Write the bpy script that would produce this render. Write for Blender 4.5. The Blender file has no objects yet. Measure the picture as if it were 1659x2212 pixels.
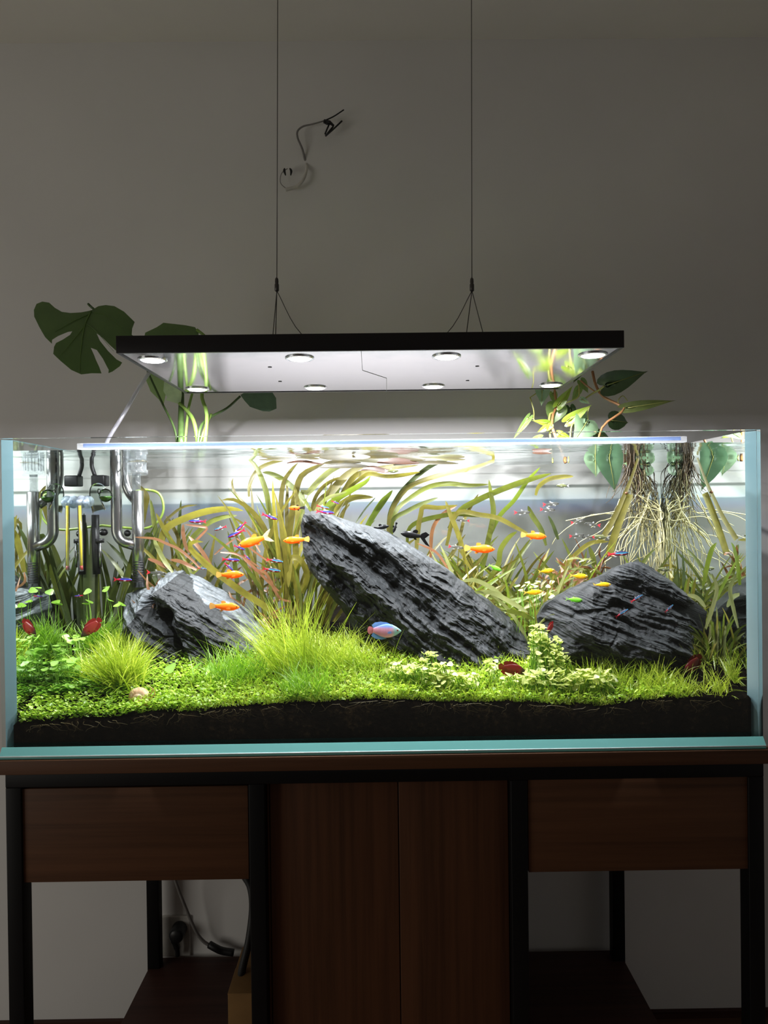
import bpy, bmesh, math
import numpy as np
from mathutils import Vector, Matrix, Euler

# ------------------------------------------------------------------ camera, world, exposure
S = bpy.context.scene
COL = S.collection
Z0 = 0.945                       # height of the tank base above the floor; shapes below are measured from the tank base
FPX = 1540.0
CP = np.array([-0.0027, -1.1216, 0.3868])
YAW, PIT, ROL = 0.0066, -0.0065, -0.0124
fw = np.array([math.sin(YAW)*math.cos(PIT), math.cos(YAW)*math.cos(PIT), math.sin(PIT)])
r1 = np.array([math.cos(YAW), -math.sin(YAW), 0]); u1 = np.cross(r1, fw)
rt = r1*math.cos(ROL)+u1*math.sin(ROL); up = u1*math.cos(ROL)-r1*math.sin(ROL)
cd = bpy.data.cameras.new('camera'); cam = bpy.data.objects.new('camera', cd); COL.objects.link(cam)
cam.matrix_world = Matrix(((rt[0], up[0], -fw[0], CP[0]), (rt[1], up[1], -fw[1], CP[1]),
                           (rt[2], up[2], -fw[2], CP[2]+Z0), (0, 0, 0, 1)))
cd.sensor_fit = 'VERTICAL'; cd.sensor_height = 36; cd.lens = FPX/2212*36
cd.clip_start = 0.02; cd.clip_end = 50
S.camera = cam
W = bpy.data.worlds.new('dim_room'); S.world = W; W.use_nodes = True
W.node_tree.nodes['Background'].inputs[0].default_value = (1.0, 0.95, 0.83, 1)
W.node_tree.nodes['Background'].inputs[1].default_value = 0.062
S.view_settings.view_transform = 'Standard'; S.view_settings.look = 'None'
S.view_settings.gamma = 1; S.view_settings.use_curve_mapping = False
S.view_settings.exposure = 0.0
S.cycles.caustics_reflective = False; S.cycles.caustics_refractive = False
LED_WATTS = 3.7
SIDE_WATTS = 11.0
sl = bpy.data.lights.new('room_light', 'AREA'); sl.size = 1.2; sl.energy = SIDE_WATTS; sl.color = (1, .95, .86)
so = bpy.data.objects.new('room_light', sl); COL.objects.link(so)
so.location = (-2.4, -1.2, .9); so.rotation_euler = (Vector((-0.6, .7, .5))-Vector((-2.4, -1.2, .9))).to_track_quat('-Z', 'Y').to_euler()

rng = np.random.default_rng(7)

# ------------------------------------------------------------------ helpers
def at(px, py, Y):
    """point of the plane Y seen at a photograph pixel"""
    d = fw + rt*((px-829.5)/FPX) - up*((py-1106)/FPX)
    t = (Y-CP[1])/d[1]
    return CP + d*t
def mpp(Y): return (Y-CP[1])/FPX          # metres per pixel at depth Y

class MB:
    def __init__(s): s.v = []; s.f = []; s.m = []; s.n = 0
    def add(s, v, f, m=0):
        v = np.asarray(v, float).reshape(-1, 3)
        s.v.append(v)
        for q in f: s.f.append(tuple(int(i)+s.n for i in q)); s.m.append(m)
        s.n += len(v)
        return s
    def V(s): return np.concatenate(s.v)
def box(lo, hi, m=0, mb=None):
    mb = mb or MB(); x0, y0, z0 = lo; x1, y1, z1 = hi
    v = [(x0,y0,z0),(x1,y0,z0),(x1,y1,z0),(x0,y1,z0),(x0,y0,z1),(x1,y0,z1),(x1,y1,z1),(x0,y1,z1)]
    return mb.add(v, [(3,2,1,0),(4,5,6,7),(0,1,5,4),(1,2,6,5),(2,3,7,6),(3,0,4,7)], m)
def bbox(lo, hi, b=.002, seg=2):
    """bevelled box"""
    bm = bmesh.new(); bmesh.ops.create_cube(bm, size=1)
    for v in bm.verts:
        for k in range(3): v.co[k] = lo[k] if v.co[k] < 0 else hi[k]
    bmesh.ops.bevel(bm, geom=bm.edges[:], offset=b, segments=seg, affect='EDGES', profile=.6)
    mb = MB(); mb.add([v.co[:] for v in bm.verts], [[v.index for v in f.verts] for f in bm.faces]); bm.free()
    return mb
def crom(pts, n):
    p = np.asarray(pts, float)
    if len(p) == 2: return p[0]+(p[1]-p[0])*np.linspace(0, 1, n)[:, None]
    q = np.vstack([2*p[0]-p[1], p, 2*p[-1]-p[-2]])
    seg = np.linalg.norm(np.diff(p, axis=0), axis=1); cs = np.concatenate([[0], np.cumsum(seg)])
    u = np.linspace(0, cs[-1], n); out = []
    for x in u:
        i = min(max(np.searchsorted(cs, x, side='right')-1, 0), len(p)-2)
        t = (x-cs[i])/max(seg[i], 1e-9); a, b, c, d = q[i:i+4]
        out.append(.5*((2*b)+(c-a)*t+(2*a-5*b+4*c-d)*t*t+(3*b-a-3*c+d)*t**3))
    return np.array(out)
def tube(pts, r, sides=8, mb=None, m=0, cap=True):
    mb = mb or MB(); p = np.asarray(pts, float); n = len(p)
    r = np.broadcast_to(np.asarray(r, float), (n,))
    t = np.gradient(p, axis=0); t /= np.linalg.norm(t, axis=1)[:, None]+1e-12
    ref = np.array([0, 0, 1.]) if abs(t[0][2]) < .9 else np.array([1., 0, 0])
    u = np.cross(t[0], ref); u /= np.linalg.norm(u); V = []
    for i in range(n):
        u = u-t[i]*(u@t[i]); u /= np.linalg.norm(u)+1e-12; w = np.cross(t[i], u)
        a = np.linspace(0, 2*np.pi, sides, endpoint=False)
        V.append(p[i]+r[i]*(np.cos(a)[:, None]*u+np.sin(a)[:, None]*w))
    F = [(i*sides+k, i*sides+(k+1) % sides, (i+1)*sides+(k+1) % sides, (i+1)*sides+k) for i in range(n-1) for k in range(sides)]
    if cap: F += [tuple(range(sides))[::-1], tuple((n-1)*sides+k for k in range(sides))]
    return mb.add(np.concatenate(V), F, m)
def lathe(prof, c, sides=20, mb=None, m=0, axis='z'):
    """prof: (radius, height) pairs"""
    mb = mb or MB(); a = np.linspace(0, 2*np.pi, sides, endpoint=False); V = []
    for r, h in prof:
        ring = np.stack([r*np.cos(a), r*np.sin(a), np.full(sides, h)], 1)
        if axis == 'y': ring = ring[:, [0, 2, 1]]
        if axis == 'x': ring = ring[:, [2, 0, 1]]
        V.append(ring+np.asarray(c))
    n = len(prof)
    F = [(i*sides+k, i*sides+(k+1) % sides, (i+1)*sides+(k+1) % sides, (i+1)*sides+k) for i in range(n-1) for k in range(sides)]
    F += [tuple(range(sides))[::-1], tuple((n-1)*sides+k for k in range(sides))]
    return mb.add(np.concatenate(V), F, m)
def ribbon(p, w, tw=0.0, fold=.18, mb=None, m=0):
    """leaf strip with a folded midrib along p; w = full width per point; tw = turn of the blade about its own run"""
    mb = mb or MB(); p = np.asarray(p, float); n = len(p); w = np.broadcast_to(np.asarray(w, float), (n,))
    t = np.gradient(p, axis=0); t /= np.linalg.norm(t, axis=1)[:, None]+1e-12
    view = np.array([0, 1., 0]); a = np.cross(t, view); l = np.linalg.norm(a, axis=1)[:, None]
    a = np.where(l > .15, a/(l+1e-9), np.array([1., 0, 0])); b = np.cross(a, t)
    tw = np.broadcast_to(np.asarray(tw, float), (n,))
    d = np.cos(tw)[:, None]*a+np.sin(tw)[:, None]*b; e = np.cross(t, d)
    h = (w/2)[:, None]
    V = np.stack([p-d*h+e*h*fold, p, p+d*h+e*h*fold], 1).reshape(-1, 3)
    F = []
    for i in range(n-1):
        k = 3*i; F += [(k, k+1, k+4, k+3), (k+1, k+2, k+5, k+4)]
    return mb.add(V, F, m)
def mesh(name, mb, mats, origin=(0, 0, 0), smooth=True):
    me = bpy.data.meshes.new(name); v = mb.V()-np.asarray(origin, float)
    me.vertices.add(len(v)); me.vertices.foreach_set('co', v.astype(np.float32).ravel())
    ls = np.array([len(f) for f in mb.f], np.int32); idx = np.fromiter((i for f in mb.f for i in f), np.int32, int(ls.sum()))
    me.loops.add(len(idx)); me.loops.foreach_set('vertex_index', idx)
    me.polygons.add(len(ls)); me.polygons.foreach_set('loop_start', np.concatenate([[0], np.cumsum(ls)[:-1]]).astype(np.int32))
    me.polygons.foreach_set('material_index', np.array(mb.m, np.int32))
    me.polygons.foreach_set('use_smooth', np.full(len(ls), smooth))
    for mt in (mats if isinstance(mats, (list, tuple)) else [mats]): me.materials.append(mt)
    me.update(calc_edges=True); me.validate()
    return me
def tag(o, label=None, cat=None, group=None, kind=None):
    if label: o['label'] = label
    if cat: o['category'] = cat
    if group: o['group'] = group
    if kind: o['kind'] = kind
    return o
def thing(name, loc, label, cat, group=None):
    o = bpy.data.objects.new(name, None); COL.objects.link(o); o.location = loc; o.empty_display_size = .02
    return tag(o, label, cat, group)
def wpos(par):
    l = np.zeros(3)
    while par is not None: l += np.array(par.location); par = par.parent
    return l
def part(name, mb, mats, par, smooth=True, label=None, kind=None):
    """mesh given in world shape coordinates, parented to par (which is only translated)"""
    o = bpy.data.objects.new(name, mesh(name, mb, mats, wpos(par), smooth)); COL.objects.link(o); o.parent = par
    return tag(o, label, kind=kind)
def solo(name, mb, mats, label=None, cat=None, group=None, kind=None, smooth=True, origin=None):
    v = mb.V()
    if origin is None: origin = ((v[:, 0].min()+v[:, 0].max())/2, (v[:, 1].min()+v[:, 1].max())/2, v[:, 2].min())
    o = bpy.data.objects.new(name, mesh(name, mb, mats, origin, smooth)); COL.objects.link(o); o.location = origin
    return tag(o, label, cat, group, kind)

def _h(ix, iy, iz):
    h = (ix.astype(np.int64)*374761393+iy.astype(np.int64)*668265263+iz.astype(np.int64)*2147483647) & 0xffffffff
    h = ((h ^ (h >> 13))*1274126177) & 0xffffffff
    return ((h ^ (h >> 16)) & 0xffff)/65535.0
def vnoise(x, y, z):
    ix, iy, iz = np.floor(x), np.floor(y), np.floor(z); fx, fy, fz = x-ix, y-iy, z-iz
    fx, fy, fz = [f*f*(3-2*f) for f in (fx, fy, fz)]; o = 0
    for a in (0, 1):
        for b in (0, 1):
            for c in (0, 1):
                o = o+_h(ix+a, iy+b, iz+c)*np.where(a, fx, 1-fx)*np.where(b, fy, 1-fy)*np.where(c, fz, 1-fz)
    return o*2-1
def fbm(x, y, z, o=4):
    s, a = 0, 1.0
    for k in range(o): s = s+a*vnoise(x*2**k+17*k, y*2**k+5*k, z*2**k); a *= .5
    return s

# ------------------------------------------------------------------ materials
class N:
    def __init__(s, name):
        s.m = bpy.data.materials.new(name); s.m.use_nodes = True; s.t = s.m.node_tree; s.t.nodes.clear()
        s.o = s.t.nodes.new('ShaderNodeOutputMaterial')
    def n(s, typ, **kw):
        nd = s.t.nodes.new('ShaderNode'+typ)
        for k, v in kw.items():
            if k == 'i':
                for a, b in v.items():
                    if hasattr(b, 'is_linked'): s.t.links.new(b, nd.inputs[a])
                    else: nd.inputs[a].default_value = b
            else: setattr(nd, k, v)
        return nd
    def math(s, op, a, b=0.0, c=0.0): return s.n('Math', operation=op, i={0: a, 1: b, 2: c}).outputs[0]
    def ramp(s, fac, stops, interp='LINEAR'):
        nd = s.n('ValToRGB', i={0: fac}); cr = nd.color_ramp; cr.interpolation = interp
        while len(cr.elements) < len(stops): cr.elements.new(.5)
        for e, (p, c) in zip(cr.elements, stops): e.position = p; e.color = (*c, 1) if len(c) == 3 else c
        return nd.outputs[0]
    def out(s, sh): s.t.links.new(sh, s.o.inputs[0]); return s.m
    def coord(s, sc=(1, 1, 1), rot=(0, 0, 0), which='Object'):
        tc = s.n('TexCoord'); return s.n('Mapping', i={0: tc.outputs[which], 2: rot, 3: sc}).outputs[0]
    def noise(s, vec, scale, detail=4, rough=.55): return s.n('TexNoise', i={'Vector': vec, 'Scale': scale, 'Detail': detail, 'Roughness': rough}).outputs[0]
def pbr(name, col, rough=.5, metal=0, var=.15, nscale=30, spec=.4, bump=0, stretch=(1, 1, 1)):
    g = N(name); v = g.coord(stretch); nz = g.noise(v, nscale)
    c = np.array(col)
    cc = g.ramp(nz, [(.3, tuple(np.clip(c*(1-var), 0, 1))), (.7, tuple(np.clip(c*(1+var), 0, 1)))])
    b = g.n('BsdfPrincipled', i={'Base Color': cc, 'Roughness': rough, 'Metallic': metal, 'Specular IOR Level': spec})
    if bump: g.t.links.new(g.n('Bump', i={'Strength': bump, 'Distance': .002, 'Height': nz}).outputs[0], b.inputs['Normal'])
    return g.out(b.outputs[0])
def leafmat(name, col, col2=None, trans=.45, rough=.4, nscale=60, gloss=.05, isl=0.0):
    g = N(name); v = g.coord(); nz = g.noise(v, nscale, 3); c = np.array(col); c2 = np.array(col2 if col2 is not None else c*.55)
    oi = g.n('ObjectInfo').outputs['Random']
    f = g.math('ADD', g.math('MULTIPLY', nz, .75), g.math('MULTIPLY', oi, .28))
    if isl: f = g.math('ADD', g.math('MULTIPLY', f, 1-isl), g.math('MULTIPLY', g.n('NewGeometry').outputs['Random Per Island'], isl))
    cc = g.ramp(f, [(.28, tuple(c2)), (.72, tuple(c))])
    d = g.n('BsdfDiffuse', i={0: cc}); t = g.n('BsdfTranslucent', i={0: cc})
    m = g.n('MixShader', i={0: trans, 1: d.outputs[0], 2: t.outputs[0]})
    gl = g.n('BsdfGlossy', i={0: (1, 1, 1, 1), 'Roughness': rough})
    m2 = g.n('MixShader', i={0: gloss, 1: m.outputs[0], 2: gl.outputs[0]})
    return g.out(m2.outputs[0])
def wood(name, col, axis='x', rough=.55):
    g = N(name); st = {'x': (1.2, 30, 45), 'z': (45, 30, 1.2)}[axis]
    v = g.coord(st); nz = g.noise(v, 2.0, 6, .6); v2 = g.coord(tuple(a*.25 for a in st)); n2 = g.noise(v2, 1.5, 2)
    c = np.array(col); f = g.math('ADD', g.math('MULTIPLY', nz, .6), g.math('MULTIPLY', n2, .4))
    cc = g.ramp(f, [(.35, tuple(c*.6)), (.5, tuple(c)), (.65, tuple(c*1.3))])
    b = g.n('BsdfPrincipled', i={'Base Color': cc, 'Roughness': rough, 'Specular IOR Level': .25})
    g.t.links.new(g.n('Bump', i={'Strength': .15, 'Distance': .001, 'Height': nz}).outputs[0], b.inputs['Normal'])
    return g.out(b.outputs[0])
def wet_glass(name, z0, dz, tmin, tint=(.985, 1, .99)):
    """pane with water behind it: total reflection of flat views (c) and of light that came steeply through the surface (iz); slight dispersion at the limit"""
    g = N(name); ge = g.n('NewGeometry')
    c = g.math('ABSOLUTE', g.n('VectorMath', operation='DOT_PRODUCT', i={0: ge.outputs['Incoming'], 1: ge.outputs['Normal']}).outputs['Value'])
    iz = g.math('ABSOLUTE', g.n('SeparateXYZ', i={0: ge.outputs['Incoming']}).outputs[2])
    tc = g.n('MapRange', interpolation_type='SMOOTHSTEP', i={0: c, 1: .56, 2: .66, 3: 0., 4: 1.}).outputs[0]
    ch = []
    for k, off in enumerate((0, .02, .05)):
        tz = g.n('MapRange', interpolation_type='SMOOTHSTEP', i={0: g.math('DIVIDE', iz, g.math('MAXIMUM', c, .02)), 1: z0+off-dz, 2: z0+off+dz, 3: 1., 4: tmin}).outputs[0]
        ch.append(g.math('MULTIPLY', tz, g.math('MULTIPLY', tc, tint[k])))
    cm = g.n('CombineColor', i={0: ch[0], 1: ch[1], 2: ch[2]}).outputs[0]
    inv = g.math('SUBTRACT', .96, g.math('MULTIPLY', ch[1], .94))
    gc = g.n('CombineColor', i={0: g.math('MULTIPLY', inv, .93), 1: inv, 2: g.math('MULTIPLY', inv, .96)}).outputs[0]
    a = g.n('AddShader', i={0: g.n('BsdfTransparent', i={0: cm}).outputs[0], 1: g.n('BsdfGlossy', i={0: gc, 'Roughness': .01}).outputs[0]})
    return g.out(a.outputs[0])
def thin_glass(name, tint=(.96, .99, .98), ior=1.45, rough=.02):
    g = N(name); fr = g.n('Fresnel', i={0: ior}).outputs[0]
    m = g.n('MixShader', i={0: fr, 1: g.n('BsdfTransparent', i={0: (*tint, 1)}).outputs[0], 2: g.n('BsdfGlossy', i={0: (1, 1, 1, 1), 'Roughness': rough}).outputs[0]})
    return g.out(m.outputs[0])
def milky(name, col, tr=.4, tl=.5, tint=None):
    """translucent solid: part clear, part scattering"""
    g = N(name); a = g.n('MixShader', i={0: tl, 1: g.n('BsdfDiffuse', i={0: (*col, 1)}).outputs[0], 2: g.n('BsdfTranslucent', i={0: (*col, 1)}).outputs[0]})
    m = g.n('MixShader', i={0: tr, 1: a.outputs[0], 2: g.n('BsdfTransparent', i={0: (*(tint or col), 1)}).outputs[0]})
    gl = g.n('MixShader', i={0: .06, 1: m.outputs[0], 2: g.n('BsdfGlossy', i={0: (1, 1, 1, 1), 'Roughness': .08}).outputs[0]})
    return g.out(gl.outputs[0])
def emit(name, col, s):
    g = N(name); return g.out(g.n('Emission', i={0: (*col, 1), 1: s}).outputs[0])

M = {}
M['wall'] = pbr('painted_plaster', (.75, .74, .725), .85, var=.03, nscale=3, spec=.1)
M['ceiling'] = pbr('ceiling_paint', (.84, .82, .76), .9, var=.03, nscale=3, spec=.1)
M['floor'] = wood('dark_floor_boards', (.10, .05, .03))
M['wood'] = wood('walnut_veneer', (.092, .040, .019), 'x')
M['wood_v'] = wood('walnut_veneer_upright', (.088, .035, .0155), 'z')
M['shelfwood'] = wood('dark_shelf_board', (.055, .022, .016), 'x')
M['black_steel'] = pbr('black_powder_coat', (.0045, .0045, .005), .5, var=.1, spec=.2)
M['black_plastic'] = pbr('black_plastic', (.013, .013, .014), .4, var=.1)
M['anod'] = pbr('black_anodised', (.012, .010, .012), .38, var=.1)
M['steel'] = pbr('brushed_steel', (.37, .37, .37), .22, metal=.95, var=.08, nscale=8, stretch=(20, 20, 1))
M['cable_grey'] = pbr('grey_cable', (.22, .21, .20), .5)
M['cable_white'] = pbr('white_cable', (.62, .60, .55), .5)
M['cable_black'] = pbr('black_cable', (.015, .015, .015), .5)
M['wire'] = pbr('steel_wire', (.10, .095, .09), .35, metal=.6)
M['card'] = pbr('cardboard', (.30, .17, .06), .8, var=.1)
M['chrome_gold'] = pbr('gold_ring', (.95, .72, .28), .25, metal=.4)
M['yellow'] = pbr('yellow_strip', (.95, .72, .02), .35, var=.04)
M['red'] = pbr('red_liquid', (.30, .02, .02), .3)
M['green_liquid'] = pbr('green_liquid', (.10, .22, .05), .2)
M['suction'] = milky('suction_silicone', (.80, .87, .97), .25, .5)
M['tubing'] = milky('clear_tubing', (.86, .87, .92), .35, .5)
g = N('clear_pane'); M['clear'] = g.out(g.n('MixShader', i={0: .035, 1: g.n('BsdfTransparent', i={0: (.985, 1, .99, 1)}).outputs[0], 2: g.n('BsdfGlossy', i={0: (1, 1, 1, 1), 'Roughness': .02}).outputs[0]}).outputs[0])
M['dry_glass'] = thin_glass('dry_glass')
M['glass_tube'] = thin_glass('laboratory_glass', (.93, .98, .95), 1.30, .05)
M['acrylic'] = milky('clear_acrylic', (.84, .87, .90), .91, .5, (.95, .97, .97))
M['wet'] = wet_glass('wet_glass', .30, .04, .31)
M['wet_front'] = wet_glass('wet_front_glass', .85, .05, .6, (.99, 1, .995))
M['edge'] = milky('glass_edge', (.27, .70, .66), .05, .3)
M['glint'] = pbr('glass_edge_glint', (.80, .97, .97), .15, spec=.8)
M['edge_v'] = milky('glass_edge_upright', (.34, .55, .60), .10, .35)
M['brace'] = milky('glass_brace_edge', (.46, .56, .78), .30, .6)
M['brace_u'] = milky('glass_brace', (.93, .95, 1.0), .80, .7, (.99, 1., 1.))
g = N('mirror_polished_plate'); nz = g.noise(g.coord(), 14, 5)
rr = g.n('MapRange', i={0: nz, 1: .3, 2: .75, 3: .04, 4: .16}).outputs[0]
M['mirror'] = g.out(g.n('BsdfPrincipled', i={'Base Color': (.47, .47, .49, 1), 'Metallic': 1., 'Roughness': rr}).outputs[0])
M['led'] = emit('led_lens_light', (1, .98, 1.), 5.0)
M['led_ring'] = pbr('led_bezel', (.75, .75, .77), .2, metal=1)
g = N('water_surface'); ge = g.n('NewGeometry')
c = g.math('ABSOLUTE', g.n('VectorMath', operation='DOT_PRODUCT', i={0: ge.outputs['Incoming'], 1: ge.outputs['Normal']}).outputs['Value'])
tw = g.n('MapRange', interpolation_type='SMOOTHSTEP', i={0: c, 1: .105, 2: .15, 3: .04, 4: .97}).outputs[0]
wv = g.noise(g.coord((1, 3, 1)), 9, 3)
bp = g.n('Bump', i={'Strength': .12, 'Distance': .004, 'Height': wv}).outputs[0]
M['water'] = g.out(g.n('MixShader', i={0: tw, 1: g.n('BsdfGlossy', i={0: (.93, .96, .97, 1), 'Roughness': .01, 'Normal': bp}).outputs[0],
                                       2: g.n('BsdfTransparent', i={0: (.97, .99, .99, 1)}).outputs[0]}).outputs[0])
def slate(name, ang, col=(.024, .0268, .0285)):
    g = N(name); v = g.coord((1, 1, 1), (0, math.radians(ang), 0)); v2 = g.n('Mapping', i={0: v, 3: (6, 30, 150)}).outputs[0]
    nz = g.noise(v2, 1.6, 8, .75); n2 = g.noise(g.coord((30, 30, 30)), 1, 4); n3 = g.noise(g.coord((220, 220, 220)), 1, 2)
    f = g.math('ADD', g.math('ADD', g.math('MULTIPLY', nz, .62), g.math('MULTIPLY', n2, .22)), g.math('MULTIPLY', n3, .16)); c = np.array(col)
    cc = g.ramp(f, [(.38, tuple(c*.25)), (.52, tuple(c)), (.62, tuple(c*1.9)), (.72, tuple(c*4.2))])
    b = g.n('BsdfPrincipled', i={'Base Color': cc, 'Roughness': .55, 'Specular IOR Level': .35})
    g.t.links.new(g.n('Bump', i={'Strength': .9, 'Distance': .004, 'Height': f}).outputs[0], b.inputs['Normal'])
    return g.out(b.outputs[0])
g = N('aquarium_soil'); v = g.coord(); nz = g.noise(v, 160, 5, .7); n2 = g.noise(g.coord((1, 1, 1)), 30, 3)
cc = g.ramp(g.math('ADD', g.math('MULTIPLY', nz, .7), g.math('MULTIPLY', n2, .3)), [(.38, (.0014, .001, .0008)), (.55, (.005, .0034, .002)), (.72, (.030, .019, .009))])
b = g.n('BsdfPrincipled', i={'Base Color': cc, 'Roughness': .9, 'Specular IOR Level': .02})
g.t.links.new(g.n('Bump', i={'Strength': .8, 'Distance': .004, 'Height': nz}).outputs[0], b.inputs['Normal']); M['soil'] = g.out(b.outputs[0])
M['raft_o'] = leafmat('floating_olive_leaf', (.085, .066, .012), (.035, .028, .006), .3)
M['raft_r'] = leafmat('floating_russet_leaf', (.13, .042, .012), (.06, .022, .007), .3)
M['raft_c'] = leafmat('floating_pale_leaf', (.11, .10, .03), (.06, .055, .018), .3)
M['root_thread'] = leafmat('root_thread', (.45, .36, .16), (.22, .17, .07))
LM = {'g': leafmat('olive_green_leaf', (.21, .24, .030), (.10, .13, .016)), 'o': leafmat('olive_leaf', (.25, .22, .035), (.13, .11, .018)),
      'y': leafmat('yellow_olive_leaf', (.36, .32, .045), (.19, .17, .022)), 'd': leafmat('deep_green_leaf', (.10, .135, .025), (.045, .07, .012)),
      'r': leafmat('russet_leaf', (.36, .15, .05), (.20, .09, .03)), 'p': leafmat('pink_leaf', (.46, .20, .11), (.30, .15, .06)),
      'c': leafmat('pale_leaf', (.44, .46, .17), (.26, .30, .09)), 'l': leafmat('lime_leaf', (.30, .40, .04), (.18, .26, .018))}
# ------------------------------------------------------------------ room
WY = 0.72; FL = -Z0; CE = 1.588
def struct(name, mb, mat, label=None): return solo(name, mb, mat, label, kind='structure', smooth=False)
struct('wall_back', box((-2.6, WY, FL-.1), (2.6, WY+.12, CE+.1)), M['wall'])
struct('floor', box((-2.6, -2.6, FL-.1), (2.6, WY, FL)), M['floor'])
struct('ceiling', box((-2.6, -2.6, CE), (2.6, WY, CE+.1)), M['ceiling'])
struct('wall_right', box((2.0, -2.6, FL), (2.12, WY, CE)), M['wall'])
bb = MB(); box((-2.6, WY-.012, FL), (2.0, WY, FL+.018), 0, bb)
struct('baseboard_back', bb, M['shelfwood'])

# ------------------------------------------------------------------ stand
st = thing('aquarium_stand', (0, .33, FL), 'long walnut stand with black steel frame, two drawers and a centre cupboard under the aquarium', 'cabinet')
def X(px, Y, py=1800): return at(px, py, Y)[0]
xl, xr = X(13, 0), X(1651, 0); LW = .0245
c1a, c1b = X(538, 0), X(572, 0); c2a, c2b = X(1104, 0), X(1140, 0)
part('tabletop', bbox((xl-.012, -.012, -.0225), (xr+.010, .70, 0), .0012), M['wood'], st)
for nm, x0, x1, y0, y1 in (('leg', xl, xl+LW, 0, .03), ('leg', c1a, c1b, 0, .03), ('leg', c2a, c2b, 0, .03), ('leg', xr-LW, xr, 0, .03),
                           ('leg', xl, xl+.030, .655, .685), ('leg', xr-.030, xr, .655, .685)):
    part(nm, bbox((x0, y0, FL), (x1, y1, -.047), .0015), M['black_steel'], st)
part('front_rail', bbox((xl, 0, -.047), (xr, .03, -.0226), .0012), M['black_steel'], st)
part('rear_rail', bbox((xl, .655, -.047), (xr, .685, -.0226), .0012), M['black_steel'], st)
for x0 in (xl, xr-LW):
    part('side_rail', bbox((x0, .031, -.047), (x0+LW, .654, -.0226), .0012), M['black_steel'], st)
def drawer(pxa, pxb, pya, pyb):
    x0, x1 = X(pxa, .004), X(pxb, .004); zt, zb = at(800, pya, .004)[2], at(800, pyb, .004)[2]
    f = part('drawer', bbox((x0+.012, .024, zb+.01), (x1-.012, .38, zt-.01), .001), M['wood'], st)
    part('drawer_front', bbox((x0, .004, zb), (x1, .0235, zt), .001), M['wood'], f)
drawer(44, 537, 1693, 1895); drawer(1141, 1620, 1688, 1890)
cab = part('cupboard', bbox((c1b+.001, .045, FL+.05), (c2a-.001, .60, -.049), .001), M['wood_v'], st)
zt, zb = -.050, FL+.05; xm = X(862, 0)
part('side_strip', bbox((c1b+.0005, .022, zb), (X(580, .01), .044, zt), .001), M['wood_v'], cab)
part('door', bbox((X(581.5, .01), .020, zb), (xm-.0006, .044, zt), .0012), M['wood_v'], cab)
part('door', bbox((xm+.0006, .018, zb), (c2a-.001, .044, zt), .0012), M['wood_v'], cab)
for x0, x1 in ((xl+.002, c1a-.001), (c2b+.001, xr-.002)):
    part('lower_shelf', bbox((x0, .0, -.783), (x1, .70, -.759), .001), M['shelfwood'], st)

# ------------------------------------------------------------------ aquarium
TW, TH, TY, G = .6, .5023, .58, .011; WL = .4838
HB = .39                         # depth of the things fixed in the back left corner
tk = thing('aquarium_tank', (0, TY/2, 0), 'rimless rectangular glass aquarium standing on the walnut stand', 'aquarium')
def pane(axis, s, lo, hi, wet, par, name='glass_pane', edge=None):
    """upright pane; the inner face is split at the water line. s=+1: inner face looks to +axis"""
    mb = MB(); x0, y0, z0 = lo; x1, y1, z1 = hi
    zl = .11 if axis == 'y' and s > 0 else z0
    def q(a, b, c, d, m): mb.add([a, b, c, d], [(0, 1, 2, 3)], m)
    if axis == 'x':
        for x, inner in ((x0, s < 0), (x1, s > 0)):
            for za, zb_ in (((z0, WL), (WL, z1))):
                q((x, y0, za), (x, y1, za), (x, y1, zb_), (x, y0, zb_), 0 if inner and za < WL-.1 else 1)
        for y in (y0, y1): q((x0, y, z0), (x1, y, z0), (x1, y, z1), (x0, y, z1), 2)
    else:
        for y, inner in ((y0, s < 0), (y1, s > 0)):
            for za, zb_ in (((z0, WL), (WL, z1))):
                if inner and za < zl: q((x0, y, za), (x1, y, za), (x1, y, zl), (x0, y, zl), 3); za = zl
                q((x0, y, za), (x1, y, za), (x1, y, zb_), (x0, y, zb_), 0 if inner and za < WL-.1 else 3)
        for x in (x0, x1): q((x, y0, z0), (x, y1, z0), (x, y1, z1), (x, y0, z1), 2)
    q((x0, y0, z1), (x1, y0, z1), (x1, y1, z1), (x0, y1, z1), 2)
    q((x0, y0, z0), (x1, y0, z0), (x1, y1, z0), (x0, y1, z0), 2)
    return part(name, mb, [M[wet], M['dry_glass'], edge or M['edge_v'], M['clear']], par, smooth=False)
pane('y', 1, (-TW, 0, .0005), (TW, G, TH), 'clear', tk, 'front_pane', M['dry_glass'])
pane('y', -1, (-TW, TY-G, .012), (TW, TY, TH), 'wet', tk, 'back_pane', M['edge_v'])
pane('x', 1, (-TW, G+.0125, .012), (-TW+G, TY-G, TH), 'wet', tk, 'side_pane')
pane('x', -1, (TW-G, G+.0125, .012), (TW, TY-G, TH), 'wet', tk, 'side_pane')
part('bottom_pane', box((-TW, G, 0), (TW, TY, .012)), M['edge'], tk, smooth=False)
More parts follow.
